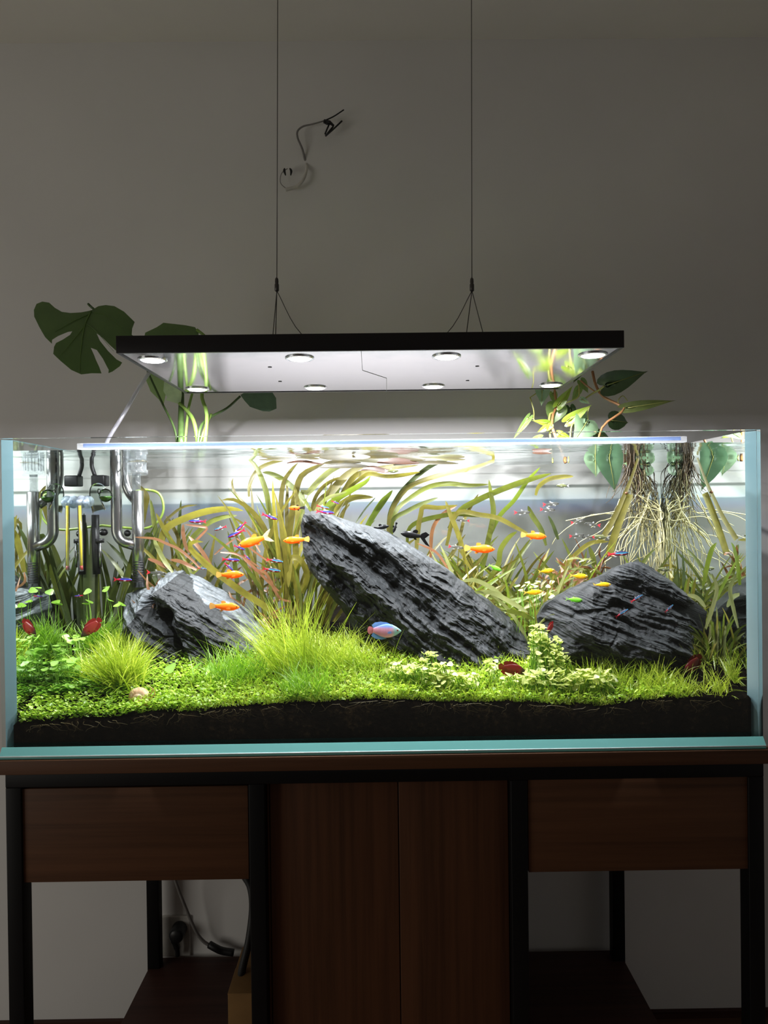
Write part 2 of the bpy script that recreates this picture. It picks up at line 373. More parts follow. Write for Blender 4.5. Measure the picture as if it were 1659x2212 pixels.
# lower front edge, chamfer added to catch light like glowing glass; two upright wedges
e = MB(); z1, z2 = .0165, .0045
prof = [(-.006, .0), (-.0088, .0010), (-.0092, .0040), (-.0086, .0058), (-.0006, z1), (0, z1+.0006), (0, 0)]
for s in (-TW, TW): pass
V = [(x, y, z) for x in (-TW, TW) for y, z in prof]; k = len(prof)
e.add(V, [(i, (i+1) % k, k+(i+1) % k, k+i) for i in range(k)]+[tuple(range(k))[::-1], tuple(range(k, 2*k))])
part('bottom_edge', e, M['edge'], tk, smooth=False)
part('edge_glint', tube([(-TW, -.0087, .0050), (0, -.0087, .0050), (TW, -.0087, .0050)], .0011, 8), M['glint'], tk)  # bright tube added as a painted glint along the lower edge
for s in (-1, 1):                                  # front corner seams slanted to catch lamp light, standing in for glowing pane edges
    x0, x1 = s*(TW-.0002), s*(TW-G-.0018); y0, y1 = G+.0004, G+.012; V = [(x, y, z) for z in (.012, TH-.001) for x, y in ((x0, y0), (x0, y1), (x1, y1))]
    e = MB(); e.add(V, [(0, 1, 2), (5, 4, 3), (0, 3, 4, 1), (1, 4, 5, 2), (2, 5, 3, 0)])
    part('light_catch_seam', e, M['edge_v'], tk, smooth=False)
# brace bar under the front rim
b0, b1 = X(176, .03, 960), X(1474, .03, 960)
br = part('brace_bar', bbox((b0, .0125, WL+.0012), (b1, .050, WL+.0105), .0008), M['brace_u'], tk)
part('brace_edge', bbox((b0+.010, .0118, WL+.0040), (b1-.010, .0124, WL+.0098), .0002, 1), M['brace'], br)
dr = MB()
for i in range(240):
    x = b0+.03+(b1-b0-.06)*rng.random(); y = .014+.004*rng.random(); r = .0006+.0011*rng.random()
    n = 7; a = np.linspace(0, 2*np.pi, n, endpoint=False)
    dr.add([(x+r*2.2*np.cos(t), y+r*.6*np.sin(t), WL+.0011) for t in a]+[(x, y, WL+.0004)], [(j, (j+1) % n, n) for j in range(n)])
part('droplets', dr, M['acrylic'], br, kind='stuff')
# water: only its surface carries anything to see (the panes close its sides)
nx, ny = 90, 40; xs = np.linspace(-TW+G+.0005, TW-G-.0005, nx); ys = np.linspace(G+.0005, TY-G-.0005, ny)
gx, gy = np.meshgrid(xs, ys, indexing='ij'); gz = WL+.0006*fbm(gx*9, gy*22, gx*0, 2)*.5
wm = MB(); wm.add(np.stack([gx, gy, gz], -1).reshape(-1, 3), [(i*ny+j, (i+1)*ny+j, (i+1)*ny+j+1, i*ny+j+1) for i in range(nx-1) for j in range(ny-1)])
solo('tank_water', wm, M['water'], 'clear water filling the aquarium, its surface a mirror from below', 'water', kind='stuff')

# ------------------------------------------------------------------ soil
FRONT = [(20, 1566), (150, 1553), (300, 1543), (450, 1531), (560, 1519), (700, 1507), (830, 1507), (1000, 1512), (1100, 1513), (1250, 1518), (1400, 1512), (1500, 1503), (1640, 1508)]
fp = np.array([at(a, b, G+.002) for a, b in FRONT])
def soilz(x, y):
    x = np.asarray(x, float); y = np.asarray(y, float)
    z = np.interp(x, fp[:, 0], fp[:, 2])-.004+.30*np.minimum(y-G, .24)
    return z+.004*fbm(x*14, y*14, x*0+3, 3)+.0*y
def ground(px, py):
    """point of the soil seen at a pixel"""
    lo, hi = G+.003, TY-G-.003
    for _ in range(40):
        mid = (lo+hi)/2; p = at(px, py, mid)
        if p[2] > soilz(p[0], mid): lo = mid
        else: hi = mid
    p = at(px, py, hi); p[2] = soilz(p[0], hi); return p
nx, ny = 200, 60; xs = np.linspace(-TW+G+.0006, TW-G-.0006, nx); ys = np.linspace(G+.0026, TY-G-.0006, ny)
gx, gy = np.meshgrid(xs, ys, indexing='ij'); gz = soilz(gx, gy); gz[:, 0] += .003*np.array([vnoise(np.array(x*90.), np.array(0.), np.array(1.)) for x in xs])
sm = MB(); top = np.stack([gx, gy, gz], -1).reshape(-1, 3); bot = top.copy(); bot[:, 2] = .0125; n = nx*ny
F = [(i*ny+j, (i+1)*ny+j, (i+1)*ny+j+1, i*ny+j+1) for i in range(nx-1) for j in range(ny-1)]
ring = [i*ny for i in range(nx)]+[(nx-1)*ny+j for j in range(1, ny)]+[i*ny+ny-1 for i in range(nx-2, -1, -1)]+[j for j in range(ny-2, 0, -1)]
F += [(a, n+a, n+b, b) for a, b in zip(ring, ring[1:]+ring[:1])]+[tuple(n+i for i in (0, ny-1, nx*ny-1, (nx-1)*ny))]
sm.add(np.vstack([top, bot]), F)
soil = solo('aquarium_soil', sm, M['soil'], 'dark brown planted soil bed along the aquarium bottom', 'soil', kind='stuff')
rm = MB()
for i in range(130):
    x = rng.uniform(-.55, .56); z = soilz(x, G)-.002; p = [(x, G+.0022, z)]
    a = rng.normal(0, .6)
    for k in range(6):
        a += rng.normal(0, .5); x += .006*math.sin(a); z -= .0045*abs(math.cos(a))*rng.uniform(.3, 1); p.append((np.clip(x, -.58, .58), G+.0022, max(z, .015)))
    tube(crom(p, 12), np.linspace(.0005, .0002, 12), 3, rm, cap=False)
rt_o = bpy.data.objects.new('root_thread', mesh('root_thread', rm, M['root_thread'], soil.location)); COL.objects.link(rt_o); rt_o.parent = soil; rt_o['kind'] = 'stuff'

# ------------------------------------------------------------------ lamp
LK = .945                        # the lamp's size and distance, scaled together
LZ, LY0, LY1, LH = .3868+(.6433-.3868)*LK, -1.1216+(1.1216+.044)*LK, -1.1216+(1.1216+.457)*LK, .0285*LK; LXC = -.0135*LK; LWD = .415*LK
lp = thing('aquarium_lamp', (LXC, (LY0+LY1)/2, LZ), 'black framed lamp plate with eight lit round lenses hanging over the aquarium', 'lamp')
lx0, lx1 = LXC-LWD, LXC+LWD; T = .006
part('frame_side', bbox((lx0, LY0, LZ), (lx1, LY0+T, LZ+LH), .001), M['anod'], lp)
part('frame_side', bbox((lx0, LY1-T, LZ), (lx1, LY1, LZ+LH), .001), M['anod'], lp)
part('frame_side', bbox((lx0, LY0+T, LZ), (lx0+T, LY1-T, LZ+LH), .001), M['anod'], lp)
part('frame_side', bbox((lx1-T, LY0+T, LZ), (lx1, LY1-T, LZ+LH), .001), M['anod'], lp)
part('top_cover', box((lx0+T, LY0+T, LZ+LH-.003), (lx1-T, LY1-T, LZ+LH-.001)), M['anod'], lp, smooth=False)
part('mirror_plate', box((lx0+T, LY0+T, LZ+.0012), (lx1-T, LY1-T, LZ+.003)), M['mirror'], lp, smooth=False, label='mirror polished underside plate')
ld = bpy.data.lights.new('led_light', 'AREA'); ld.shape = 'DISK'; ld.size = .016; ld.energy = LED_WATTS; ld.color = (.97, .945, 1.0)
for ry in (-1.1216+1.2226*LK, -1.1216+1.5226*LK):
    for k in range(4):
        cx = LXC+((-.377+.2513*k)+.0035)*LK; c = (cx, ry, LZ)
        ln = part('led_lens', lathe([(.0235, .0012), (.0235, -.0003), (.0215, -.0014), (.0195, -.0006), (.001, -.0006)], c, 28), M['led_ring'], lp)
        part('lens_glass', lathe([(.019, -.0007), (.0165, -.0022), (.010, -.0034), (.0006, -.0038)], c, 24), M['led'], ln, label='lit dome lens')
        lo = bpy.data.objects.new('led_light', ld); COL.objects.link(lo); lo.parent = lp; lo.location = (cx-LXC, ry-(LY0+LY1)/2, -.010)
for px, py in ((583, 793), (605, 824), (1031, 791), (1010, 822)):
    # a screw hole in the plate at its own place
    d = at(px, py, 0.0)-CP; t = (LZ+.0012-CP[2])/d[2]; q = CP+d*t
    part('screw_hole', lathe([(.0035, .0002), (.0035, -.0004), (.0012, -.0004)], (q[0], q[1], LZ+.0010), 12), M['black_plastic'], lp)
gr = MB(); gv = []
for px, py in ((780, 757), (783, 800), (835, 817), (835, 846)):
    d = at(px, py, 0.0)-CP; gv.append(CP+d*((LZ+.0011-CP[2])/d[2]))
for a_, b_ in zip(gv, gv[1:]):
    n_ = np.array([-(b_-a_)[1], (b_-a_)[0], 0]); n_ *= .00045/np.linalg.norm(n_); t_ = np.array([0, 0, .0004])
    gr.add([a_-n_-t_, b_-n_-t_, b_+n_-t_, a_+n_-t_, a_-n_, b_-n_, b_+n_, a_+n_], [(3, 2, 1, 0), (4, 5, 6, 7), (0, 1, 5, 4), (1, 2, 6, 5), (2, 3, 7, 6), (3, 0, 4, 7)])
part('panel_joint', gr, M['wire'], lp, smooth=False)
# suspension
for side, (gx_, anchors) in (('left', (598, ((586, 1), (601, -1), (671, 0)))), ('right', (1019.5, ((1014, 1), (1029, -1), (944, 0))))):
    Y = .175; gp = at(gx_, 628, Y); gt = at(gx_, 606, Y); topx = at(gx_+(2 if side == 'left' else -1), 0, Y)
    o = thing('suspension_cable', tuple(gp), f'thin steel suspension cable with bridle at the {side} half of the lamp', 'cable')
    tp = gt+(topx-gt)*((CE-gt[2])/(topx[2]-gt[2]))
    part('cable', tube([gt, (gt+tp)/2, tp], .0008, 6), M['wire'], o)
    part('gripper', lathe([(.0012, .024), (.0030, .021), (.0034, .016), (.0030, .013), (.0040, .011), (.0040, 0), (.0016, -.002)], gp, 14), M['wire'], o)
    for ax, sgn in anchors:
        a = at(ax, 717, Y); a = gp+(a-gp)*((LZ+LH-gp[2])/(a[2]-gp[2])); a[1] += sgn*.09
        mid = (a+gp)/2
        if sgn == 0: mid = mid-np.array([.012*np.sign(a[0]-gp[0]), 0, .010])
        part('bridle_wire', tube(crom([gp, mid, a], 10), .0008, 6), M['wire'], o)

# ------------------------------------------------------------------ hardware in the back left corner
HY = .305
def arc(c, r, a0, a1, n, Y): return [(c[0]+r*math.cos(math.radians(a)), Y, c[2]+r*math.sin(math.radians(a))) for a in np.linspace(a0, a1, n)]
p1 = at(297, 1060, HY); p2 = at(298, 1268, HY); rT = 12.5*mpp(HY); xT = p1[0]
pipe = thing('steel_inflow_pipe', (xT, HY, p2[2]), 'steel skimmer inflow pipe with slotted end standing left of the left rock', 'pipe')
part('strainer_tube', lathe([(rT, 0), (rT, p1[2]-p2[2]), (rT*.86, p1[2]-p2[2]), (rT*.86, p1[2]-p2[2]-.02), (.001, p1[2]-p2[2]-.02)], (xT, HY, p2[2]), 28), M['steel'], pipe)
for k in range(9):
    z = at(298, 1213+5.4*k, HY)[2]
    a = np.linspace(math.radians(200), math.radians(335), 12)
    V = [(xT+rr_*math.cos(t), HY+rr_*math.sin(t), z+dz) for rr_ in (rT*1.004, rT*1.03) for dz in (-.0009, .0009) for t in a]; n = 12; F = []
    for i in range(n-1): F += [(2*n+i, 2*n+i+1, 3*n+i+1, 3*n+i), (i, n+i, n+i+1, i+1), (n+i, 3*n+i, 3*n+i+1, n+i+1), (i, i+1, 2*n+i+1, 2*n+i)]
    s_ = MB(); s_.add(V, F); part('slot', s_, M['black_plastic'], pipe)
rA = 11.5*mpp(HY); xa = at(253, 1100, HY)[0]; zt = TH+.012; zc = at(253, 1143, HY)[2]
R = .030
arm = [(xa, HY-.004, zt-.02), (xa, HY-.004, (zt+zc)/2), (xa, HY-.004, zc+.02)]
arm += [(xa+R*(1-math.cos(a)), HY-.004, zc-.0*R-R*math.sin(a)*1.0) for a in np.linspace(0, math.radians(62), 10)]
arm += [(xT-rT*.5, HY-.002, zc-R*1.10)]
part('curved_arm', tube(arm, rA, 20), M['steel'], pipe)
# the bend over the rim, and the second pipe behind
yo = TY+.03; sp = (yo+.03-HY-.02)/2
over = [(xa, HY-.004, zt-.02), (xa, HY, zt-.006)]+[(xa+.006, HY+.02+sp*(1-math.cos(a)), zt-.006+.016*math.sin(a)) for a in np.linspace(.2, math.pi, 12)]+[(xa+.006, yo+.03, zt-.025)]
part('rim_bend', tube(crom(over, 36), rA*.92, 16), M['steel'], pipe)
xb = at(268, 1000, HY+.03)[0]
second = [(xb, HY+.034, TH-.005), (xb, HY+.034, at(0, 1030, HY+.03)[2]), (xb+.004, HY+.033, at(0, 1055, HY+.03)[2]), (xb+.014, HY+.030, at(0, 1074, HY+.03)[2]), (xT-rT*.2, HY+.016, at(0, 1092, HY)[2])]
part('rear_arm', tube(crom(second, 24), rA*.9, 16), M['steel'], pipe)
zc0, zc1 = at(0, 1030, HY)[2], at(0, 982, HY)[2]; rc = 24*mpp(HY); xc = at(294, 1000, HY)[0]
cup = part('skimmer_cup', lathe([(rc*.9, zc0), (rc, zc0+.002), (rc, zc0+.010), (rc*.85, zc0+.011), (rc*.85, zc1-.004), (rc*.95, zc1-.004), (rc*.95, zc1), (rc*.80, zc1), (rc*.80, zc0+.006)], (xc, HY, 0), 26), M['acrylic'], pipe)
for k in range(10):
    a = 2*math.pi*k/10
    part('cup_rib', bbox((xc+rc*.9*math.cos(a)-.001, HY+rc*.9*math.sin(a)-.001, zc0+.011), (xc+rc*.9*math.cos(a)+.001, HY+rc*.9*math.sin(a)+.001, zc1-.004), .0003, 1), M['acrylic'], cup)
a = np.linspace(0, 2*np.pi, 28); zr = at(0, 1000, HY)[2]
part('float_ring', tube(np.stack([xc+.005+.017*np.cos(a), HY-.004+.017*np.sin(a), zr+0*a], 1), .0014, 6), M['chrome_gold'], cup, label='yellow float ring')
part('skimmer_tube', lathe([(rT*.72, at(0, 1062, HY)[2]-.012), (rT*.72, zc0+.004), (rT*.62, zc0+.004), (rT*.62, at(0, 1062, HY)[2]-.012)], (xT-.002, HY, 0), 22), M['acrylic'], pipe)

# glass drop checker with its bulb
DY = .265
dc = thing('glass_drop_checker', tuple(at(205, 1108, DY)), 'clear glass drop checker with green liquid in its bulb beside the steel pipe', 'checker')
bc = at(228, 1070, DY); rb = 14.5*mpp(DY)
part('bulb', lathe([(.001, -rb)]+[(rb*math.cos(t), rb*math.sin(t)) for t in np.linspace(-1.3, 1.3, 12)]+[(.001, rb)], bc, 22), M['glass_tube'], dc)
part('liquid', lathe([(.001, -rb*.9)]+[(rb*.9*math.cos(t), rb*.9*math.sin(t)) for t in np.linspace(-1.3, -.15, 8)]+[(.001, -rb*.14)], bc, 20), M['green_liquid'], dc)
neck = [at(224, 1058, DY), at(216, 1051, DY), at(206, 1053, DY), at(203, 1064, DY), at(208, 1085, DY), at(214, 1104, DY)]
part('bent_neck', tube(crom(neck, 24), np.linspace(.0055, .013, 24), 16, cap=False), M['glass_tube'], dc)
for k, px in enumerate((172, 186)):
    c = at(px, 1084, .26); s_ = thing('suction_cup', tuple(c), f'pale silicone suction cup holding the glass tubing, {("left one against the pane", "right one by the bulb")[k]}', 'suction cup', None)
    part('cup', lathe([(.0100, .012), (.0125, .008), (.0085, .003), (.0045, 0), (.0045, -.006), (.001, -.007)], c, 18, axis='y'), M['suction'], s_)
    part('nub', lathe([(.0032, -.004), (.0040, -.010), (.001, -.012)], c, 12, axis='y'), M['suction'], s_)
th = thing('glass_thermometer', tuple(at(174, 1232, .25)), 'slim glass thermometer with a yellow strip and dark red bulb behind the grass', 'thermometer')
t0, t1 = at(172, 1092, .25), at(175.5, 1222, .25)
part('strip', tube([t0, (t0+t1)/2, t1], .0027, 10), M['yellow'], th, label='yellow strip')
part('bulb', tube([t1, t1+(t1-t0)*.07], .0030, 10), M['red'], th, label='dark red bulb')
part('glass_sheath', tube([t0+(t0-t1)*.05, t1+(t1-t0)*.09], .0042, 12), M['acrylic'], th)
BY = .30
hb = thing('black_filter_box', tuple(at(207, 1050, BY)), 'small black box clipped inside the back pane above the drop checker', 'equipment')
q0, q1 = at(196, 1050, BY), at(225, 1026, BY)
part('box', bbox((q0[0], BY, q0[2]), (q1[0], BY+.03, q1[2]), .003), M['black_plastic'], hb)
q2, q3 = at(194, 988, BY), at(222, 976, BY)
part('clip', bbox((q2[0], BY+.004, q2[2]), (q3[0], BY+.036, q3[2]), .002), M['black_plastic'], hb)
part('bracket', tube(crom([at(202, 986, BY+.015), at(198, 1004, BY+.015), at(205, 1028, BY+.015)], 10), .0042, 8), M['black_plastic'], hb)
ht = thing('black_heater_tube', tuple(at(210, 1240, .32)), 'black heater tube standing upright below the drop checker', 'heater')
part('tube', tube([at(206, 1112, .32), at(207, 1180, .32), at(209, 1240, .32)], .0075, 14), M['black_plastic'], ht)
part('collar', lathe([(.009, -.004), (.009, .004)], at(215, 1168, .32), 14), M['black_plastic'], ht)
part('rod', tube([at(216, 1170, .315), at(217, 1225, .315)], .003, 8), M['steel'], ht)
for k, (px, py) in enumerate(((223, 1150), (273, 1152))):
    c = at(px, py, HB); s_ = MB(); lathe([(.006, .012), (.0075, .006), (.0055, .001), (.001, -.002)], c, 14, s_, axis='y')
    solo('black_suction_cup', s_, M['black_plastic'], ('round black suction cup on the back pane beside the heater tube', 'round black suction cup on the back pane behind the steel pipe')[k], 'suction cup')
gh = tube(crom([at(212, 1134, HB), at(250, 1138, HB), at(310, 1142, HB), at(340, 1128, HB), at(353, 1100, HB), at(345, 1068, HB), at(318, 1058, HB), at(290, 1062, HY+.015)], 50), .0026, 8)
solo('green_air_hose', gh, leafmat('green_hose', (.40, .55, .10), (.30, .42, .08)), 'thin green hose curving across the back pane and around the steel pipe', 'hose')
cl = tube(crom([at(322, 806, .47), at(300, 838, .46), at(268, 893, .44), at(240, 938, .42), at(230, 958, HB+.01), at(222, 985, HB)], 30), .0042, 10)
solo('clear_hose', cl, M['tubing'], 'clear plastic hose slanting from behind the lamp down to the left tank rim', 'hose')

# ------------------------------------------------------------------ wall cables and the things under the stand
wy = WY-.012
wc = thing('wall_lamp_cable', tuple(at(655, 345, WY)), 'grey cable from the wall with black twisted end wires high above the lamp', 'cable')
part('cable', tube(crom([at(660, 350, WY+.004), at(653, 322, wy), at(643, 298, wy-.01), at(643, 283, wy-.01), at(655, 273, wy-.01), at(676, 268, wy-.012), at(700, 261, wy-.014)], 30), np.linspace(.0032, .0017, 30), 8), M['cable_grey'], wc)
part('wire', tube(crom([at(700, 261, wy-.014), at(720, 252, wy-.016), at(743, 237, wy-.02)], 8), .0016, 6), M['cable_black'], wc)
tb = part('terminal_block', tube([at(700, 260, wy-.016), at(712, 264, wy-.016), at(721, 272, wy-.016)], [.003, .0045, .003], 8), M['cable_black'], wc)
for pts in (((714, 262), (706, 280), (702, 290)), ((720, 273), (711, 284), (703, 294)), ((703, 294), (719, 280), (739, 261)), ((699, 264), (706, 268), (716, 268))):
    part('wire', tube([at(a, b_, wy-.018) for a, b_ in pts], .0021, 6), M['cable_black'], wc)
w2 = thing('wall_cable_end', tuple(at(662, 365, WY)), 'short white cable end hanging from the wall with two black cores', 'cable')
part('cable', tube(crom([at(662, 352, WY+.004), at(662, 368, wy), at(655, 388, wy-.008), at(640, 403, wy-.01), at(617, 410, wy-.01)], 24), np.linspace(.0030, .0046, 24), 10), M['cable_white'], w2)
for px in (616, 627):
    part('core', tube(crom([at(px-1, 364, wy-.012), at(px+(2 if px > 620 else -2), 369, wy-.014), at(px+1, 379, wy-.012)], 8), [.0018, .0025, .003, .0032, .003, .0025, .002, .0014], 8), M['cable_black'], w2)
part('core', tube(crom([at(620, 409, wy-.01), at(606, 395, wy-.012), at(608, 375, wy-.012), at(621, 364, wy-.012)], 14), .0010, 6), M['cable_grey'], w2)
gz_ = WY-.02
pl = thing('power_plug', tuple(at(385, 2050, gz_)), 'round black plug in the wall socket under the left drawer', 'plug')
part('plug_body', lathe([(.001, -.03), (.014, -.03), (.0185, -.024), (.0195, 0), (.0195, .008), (.001, .010)], at(386, 2010, gz_), 22, axis='y'), M['black_plastic'], pl)
part('cord', tube(crom([at(380, 2018, gz_-.02), at(376, 2030, gz_-.02), at(382, 2046, gz_-.015), at(384, 2064, gz_-.01)], 12), [.010]*4+[.008]*4+[.006]*4, 10), M['black_plastic'], pl)
sk = solo('wall_socket', bbox(tuple(at(352, 2062, WY)*[1, 0, 1]+[0, WY-.009, 0]), tuple(at(412, 1975, WY)*[1, 0, 1]+[0, WY-.0002, 0]), .003), pbr('socket_plastic', (.62, .60, .56), .4), 'pale square wall socket behind the round black plug', 'socket')
pc = tube(crom([at(372, 1880, WY-.10), at(392, 1938, WY-.06), at(420, 2005, WY-.04), at(438, 2032, WY-.03), at(458, 2045, WY-.025)], 24), .0042, 8)
solo('power_cable', pc, M['cable_grey'], 'grey cable hanging from the left drawer down to the lower shelf', 'cable')
pc = tube(crom([at(452, 2040, WY-.03), at(466, 2048, WY-.035), at(480, 2054, WY-.03), at(505, 2058, WY-.03)], 12), .009, 8)
solo('plug_adapter', pc, M['black_plastic'], 'flat black adapter lying at the back of the left lower shelf', 'adapter')
pc = tube(crom([at(527, 1890, .3), at(541, 1915, .28), at(546, 1960, .26), at(538, 2030, .24), at(524, 2090, .22), at(518, 2130, .2)], 24), .0075, 10)
solo('filter_hose', pc, M['cable_black'], 'dark filter hose hanging beside the middle leg above the cardboard box', 'hose')
q0 = at(492, 2148, .16); 
cb = thing('cardboard_box', (q0[0]+.05, .23, -.759), 'small brown cardboard box on the left lower shelf beside the middle leg', 'box')
part('carton', bbox((q0[0], .16, -.7588), (q0[0]+.07, .30, q0[2]), .001), M['card'], cb)
part('flap', bbox((q0[0], .158, q0[2]+.0003), (q0[0]+.07, .23, q0[2]+.0025), .0006), M['card'], cb)
# ------------------------------------------------------------------ rocks
def rock(name, label, outline, Yr, axis, planes, ang, thick, NN=360, K=70, amp=.0045, freq=75, seed=0, rim=7, part_of=None, cuts=(), col=(.024, .0268, .0285), pale=3.4):
    O = np.array([at(a, b, Yr)[[0, 2]] for a, b in outline])
    d = np.linalg.norm(np.roll(O, -1, 0)-O, axis=1); cs = np.concatenate([[0], np.cumsum(d)])
    u = np.linspace(0, cs[-1], NN, endpoint=False); Oc = np.vstack([O, O[:1]])
    ox = np.interp(u, cs, Oc[:, 0]); oz = np.interp(u, cs, Oc[:, 1])
    A0, A1 = [at(*p, Yr)[[0, 2]] for p in axis]; ab = A1-A0
    t = np.clip(((ox-A0[0])*ab[0]+(oz-A0[1])*ab[1])/(ab@ab), 0, 1); ax, az = A0[0]+t*ab[0], A0[1]+t*ab[1]
    # ragged edge
    jag = 1+.020*fbm(ox*45+seed, oz*45, ox*0, 3)
    ox, oz = ax+(ox-ax)*jag, az+(oz-az)*jag
    r = np.linspace(0, 1, K)[None, :]**.85
    x = ax[:, None]+r*(ox-ax)[:, None]; z = az[:, None]+r*(oz-az)[:, None]
    nz = fbm(x*16+seed, z*16, x*0, 3)
    y = None; PI_ = None
    for kq, q in enumerate(planes):
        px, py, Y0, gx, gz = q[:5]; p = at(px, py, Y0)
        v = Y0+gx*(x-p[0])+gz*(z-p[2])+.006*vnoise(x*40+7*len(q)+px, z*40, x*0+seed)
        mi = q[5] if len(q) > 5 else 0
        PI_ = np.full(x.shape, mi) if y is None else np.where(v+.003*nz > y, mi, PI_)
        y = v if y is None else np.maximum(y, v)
    a = math.radians(ang); l = x*math.cos(a)+z*math.sin(a); s = -x*math.sin(a)+z*math.cos(a)
    # split layers: irregular terraces drawn out along the bedding
    wx = .010*fbm(x*22+seed, z*22, x*0+5, 3)
    t1 = 3.2*fbm(l*3.2+seed, (s+wx)*freq*.30, x*0+1, 3); t2 = 4.5*fbm(l*6+2*seed, (s+wx*.7)*freq*.85, x*0+2, 3); t3 = 2.5*fbm(l*16, (s+wx*.4)*freq*2.6, x*0+seed, 3)
    terr = lambda t: np.floor(t)+np.clip(((t-np.floor(t))-.72)/.28, 0, 1)
    y = y-amp*(1.15*terr(t1)+.50*terr(t2)+.38*t3)+.6*amp*fbm(x*120, z*120, x*0, 3)
    for (cx0, cy0, cx1, cy1, cw, cdep) in cuts:            # clefts
        c0, c1 = at(cx0, cy0, Yr)[[0, 2]], at(cx1, cy1, Yr)[[0, 2]]; cc = c1-c0
        tt = np.clip(((x-c0[0])*cc[0]+(z-c0[1])*cc[1])/(cc@cc), 0, 1)
        dd = np.hypot(x-c0[0]-tt*cc[0], z-c0[1]-tt*cc[1])+.004*nz
        y = y+cdep*np.clip(1-dd/cw, 0, 1)**.8
    y = np.minimum(y, Yr-.002)
    w = r**rim; y = y*(1-w)+w*Yr
    y = np.minimum(y, Yr+.3)
    mb = MB(); F = []
    V = np.stack([x, y, z], -1)
    i = np.arange(NN)[:, None]; k = np.arange(K-1)[None, :]; j = (i+1) % NN
    Q = np.stack(np.broadcast_arrays(i*K+k, i*K+k+1, j*K+k+1, j*K+k), -1).reshape(-1, 4)
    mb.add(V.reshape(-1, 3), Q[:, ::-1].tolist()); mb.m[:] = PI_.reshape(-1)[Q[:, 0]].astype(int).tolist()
    # back half, coarser
    kb = 14; rb = np.linspace(0, 1, kb)[None, :]
    xb = ax[:, None]+rb*(ox-ax)[:, None]; zb = az[:, None]+rb*(oz-az)[:, None]
    ym = y.max(1, keepdims=True)
    yb = np.maximum(Yr+thick*np.sqrt(np.clip(1-rb**2, 0, 1)), 0)+.008*fbm(xb*20, zb*20, xb*0, 2)*(1-rb)
    yb = np.minimum(np.maximum(yb, np.interp(rb[0], r[0], y.max(0))[None, :]*(1-rb**6)+.004*(1-rb)+rb**6*Yr), HB+.005)
    k = np.arange(kb-1)[None, :]
    Q = np.stack(np.broadcast_arrays(i*kb+k, i*kb+k+1, j*kb+k+1, j*kb+k), -1).reshape(-1, 4)
    mb.add(np.stack([xb, yb, zb], -1).reshape(-1, 3), Q.tolist())
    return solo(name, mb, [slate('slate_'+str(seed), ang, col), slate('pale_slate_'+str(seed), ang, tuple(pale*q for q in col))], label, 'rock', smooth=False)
rock('slate_rock', 'large dark slate slab leaning diagonally across the middle of the aquarium, biggest rock',
     [(650, 1135), (656, 1112), (672, 1104), (700, 1103), (730, 1118), (760, 1127), (800, 1138), (840, 1150), (880, 1172), (920, 1198), (960, 1224), (990, 1248), (1020, 1272), (1060, 1300), (1100, 1334), (1130, 1366), (1143, 1395), (1140, 1425), (1146, 1450), (1120, 1475), (1075, 1484), (1020, 1478), (960, 1462), (900, 1438), (850, 1420), (800, 1400), (770, 1372), (752, 1338), (735, 1310), (700, 1270), (668, 1232), (655, 1195)],
     .215, ((700, 1160), (1085, 1430)),
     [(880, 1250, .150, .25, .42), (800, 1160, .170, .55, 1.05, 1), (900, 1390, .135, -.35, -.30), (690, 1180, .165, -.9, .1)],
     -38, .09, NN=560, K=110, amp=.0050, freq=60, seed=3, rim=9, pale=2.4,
     cuts=((672, 1140, 770, 1190, .012, .022), (770, 1190, 850, 1262, .014, .030), (850, 1262, 930, 1318, .010, .016), (700, 1225, 800, 1300, .008, .014), (930, 1330, 1060, 1420, .007, .012)))
rock('slate_rock', 'dark slate rock with a pale sloping top face at the left of the aquarium',
     [(272, 1283), (300, 1272), (338, 1266), (342, 1255), (362, 1238), (392, 1231), (440, 1250), (490, 1282), (540, 1322), (575, 1352), (605, 1388), (600, 1412), (560, 1432), (500, 1446), (440, 1447), (380, 1437), (330, 1410), (302, 1385), (282, 1350), (266, 1310)],
     .310, ((345, 1320), (500, 1395)),
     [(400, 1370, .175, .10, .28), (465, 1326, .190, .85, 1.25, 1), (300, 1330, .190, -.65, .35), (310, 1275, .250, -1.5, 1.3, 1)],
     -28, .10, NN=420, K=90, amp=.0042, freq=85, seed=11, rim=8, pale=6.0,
     cuts=((345, 1258, 352, 1300, .017, .050), (352, 1290, 400, 1310, .020, .040), (395, 1310, 440, 1390, .011, .030), (440, 1390, 470, 1440, .008, .020)))
rock('slate_rock', 'broad peaked grey slate rock at the right of the aquarium',
     [(1160, 1335), (1178, 1305), (1210, 1285), (1255, 1262), (1300, 1242), (1340, 1222), (1362, 1212), (1385, 1214), (1410, 1228), (1450, 1256), (1490, 1288), (1528, 1322), (1524, 1362), (1496, 1400), (1475, 1432), (1430, 1446), (1370, 1450), (1300, 1450), (1240, 1446), (1205, 1430), (1182, 1402), (1166, 1368)],
     .150, ((1270, 1350), (1430, 1350)),
     [(1350, 1370, .085, .06, .30), (1370, 1260, .125, .25, .85), (1470, 1340, .100, .9, .3), (1210, 1380, .105, -.7, .55), (1400, 1430, .090, .05, -.5)],
     -22, .10, NN=440, K=95, amp=.0036, freq=80, seed=23, rim=9,
     cuts=((1310, 1300, 1345, 1310, .012, .016), (1395, 1270, 1470, 1320, .008, .014), (1250, 1420, 1310, 1350, .004, .006), (1230, 1320, 1330, 1300, .006, .008)))
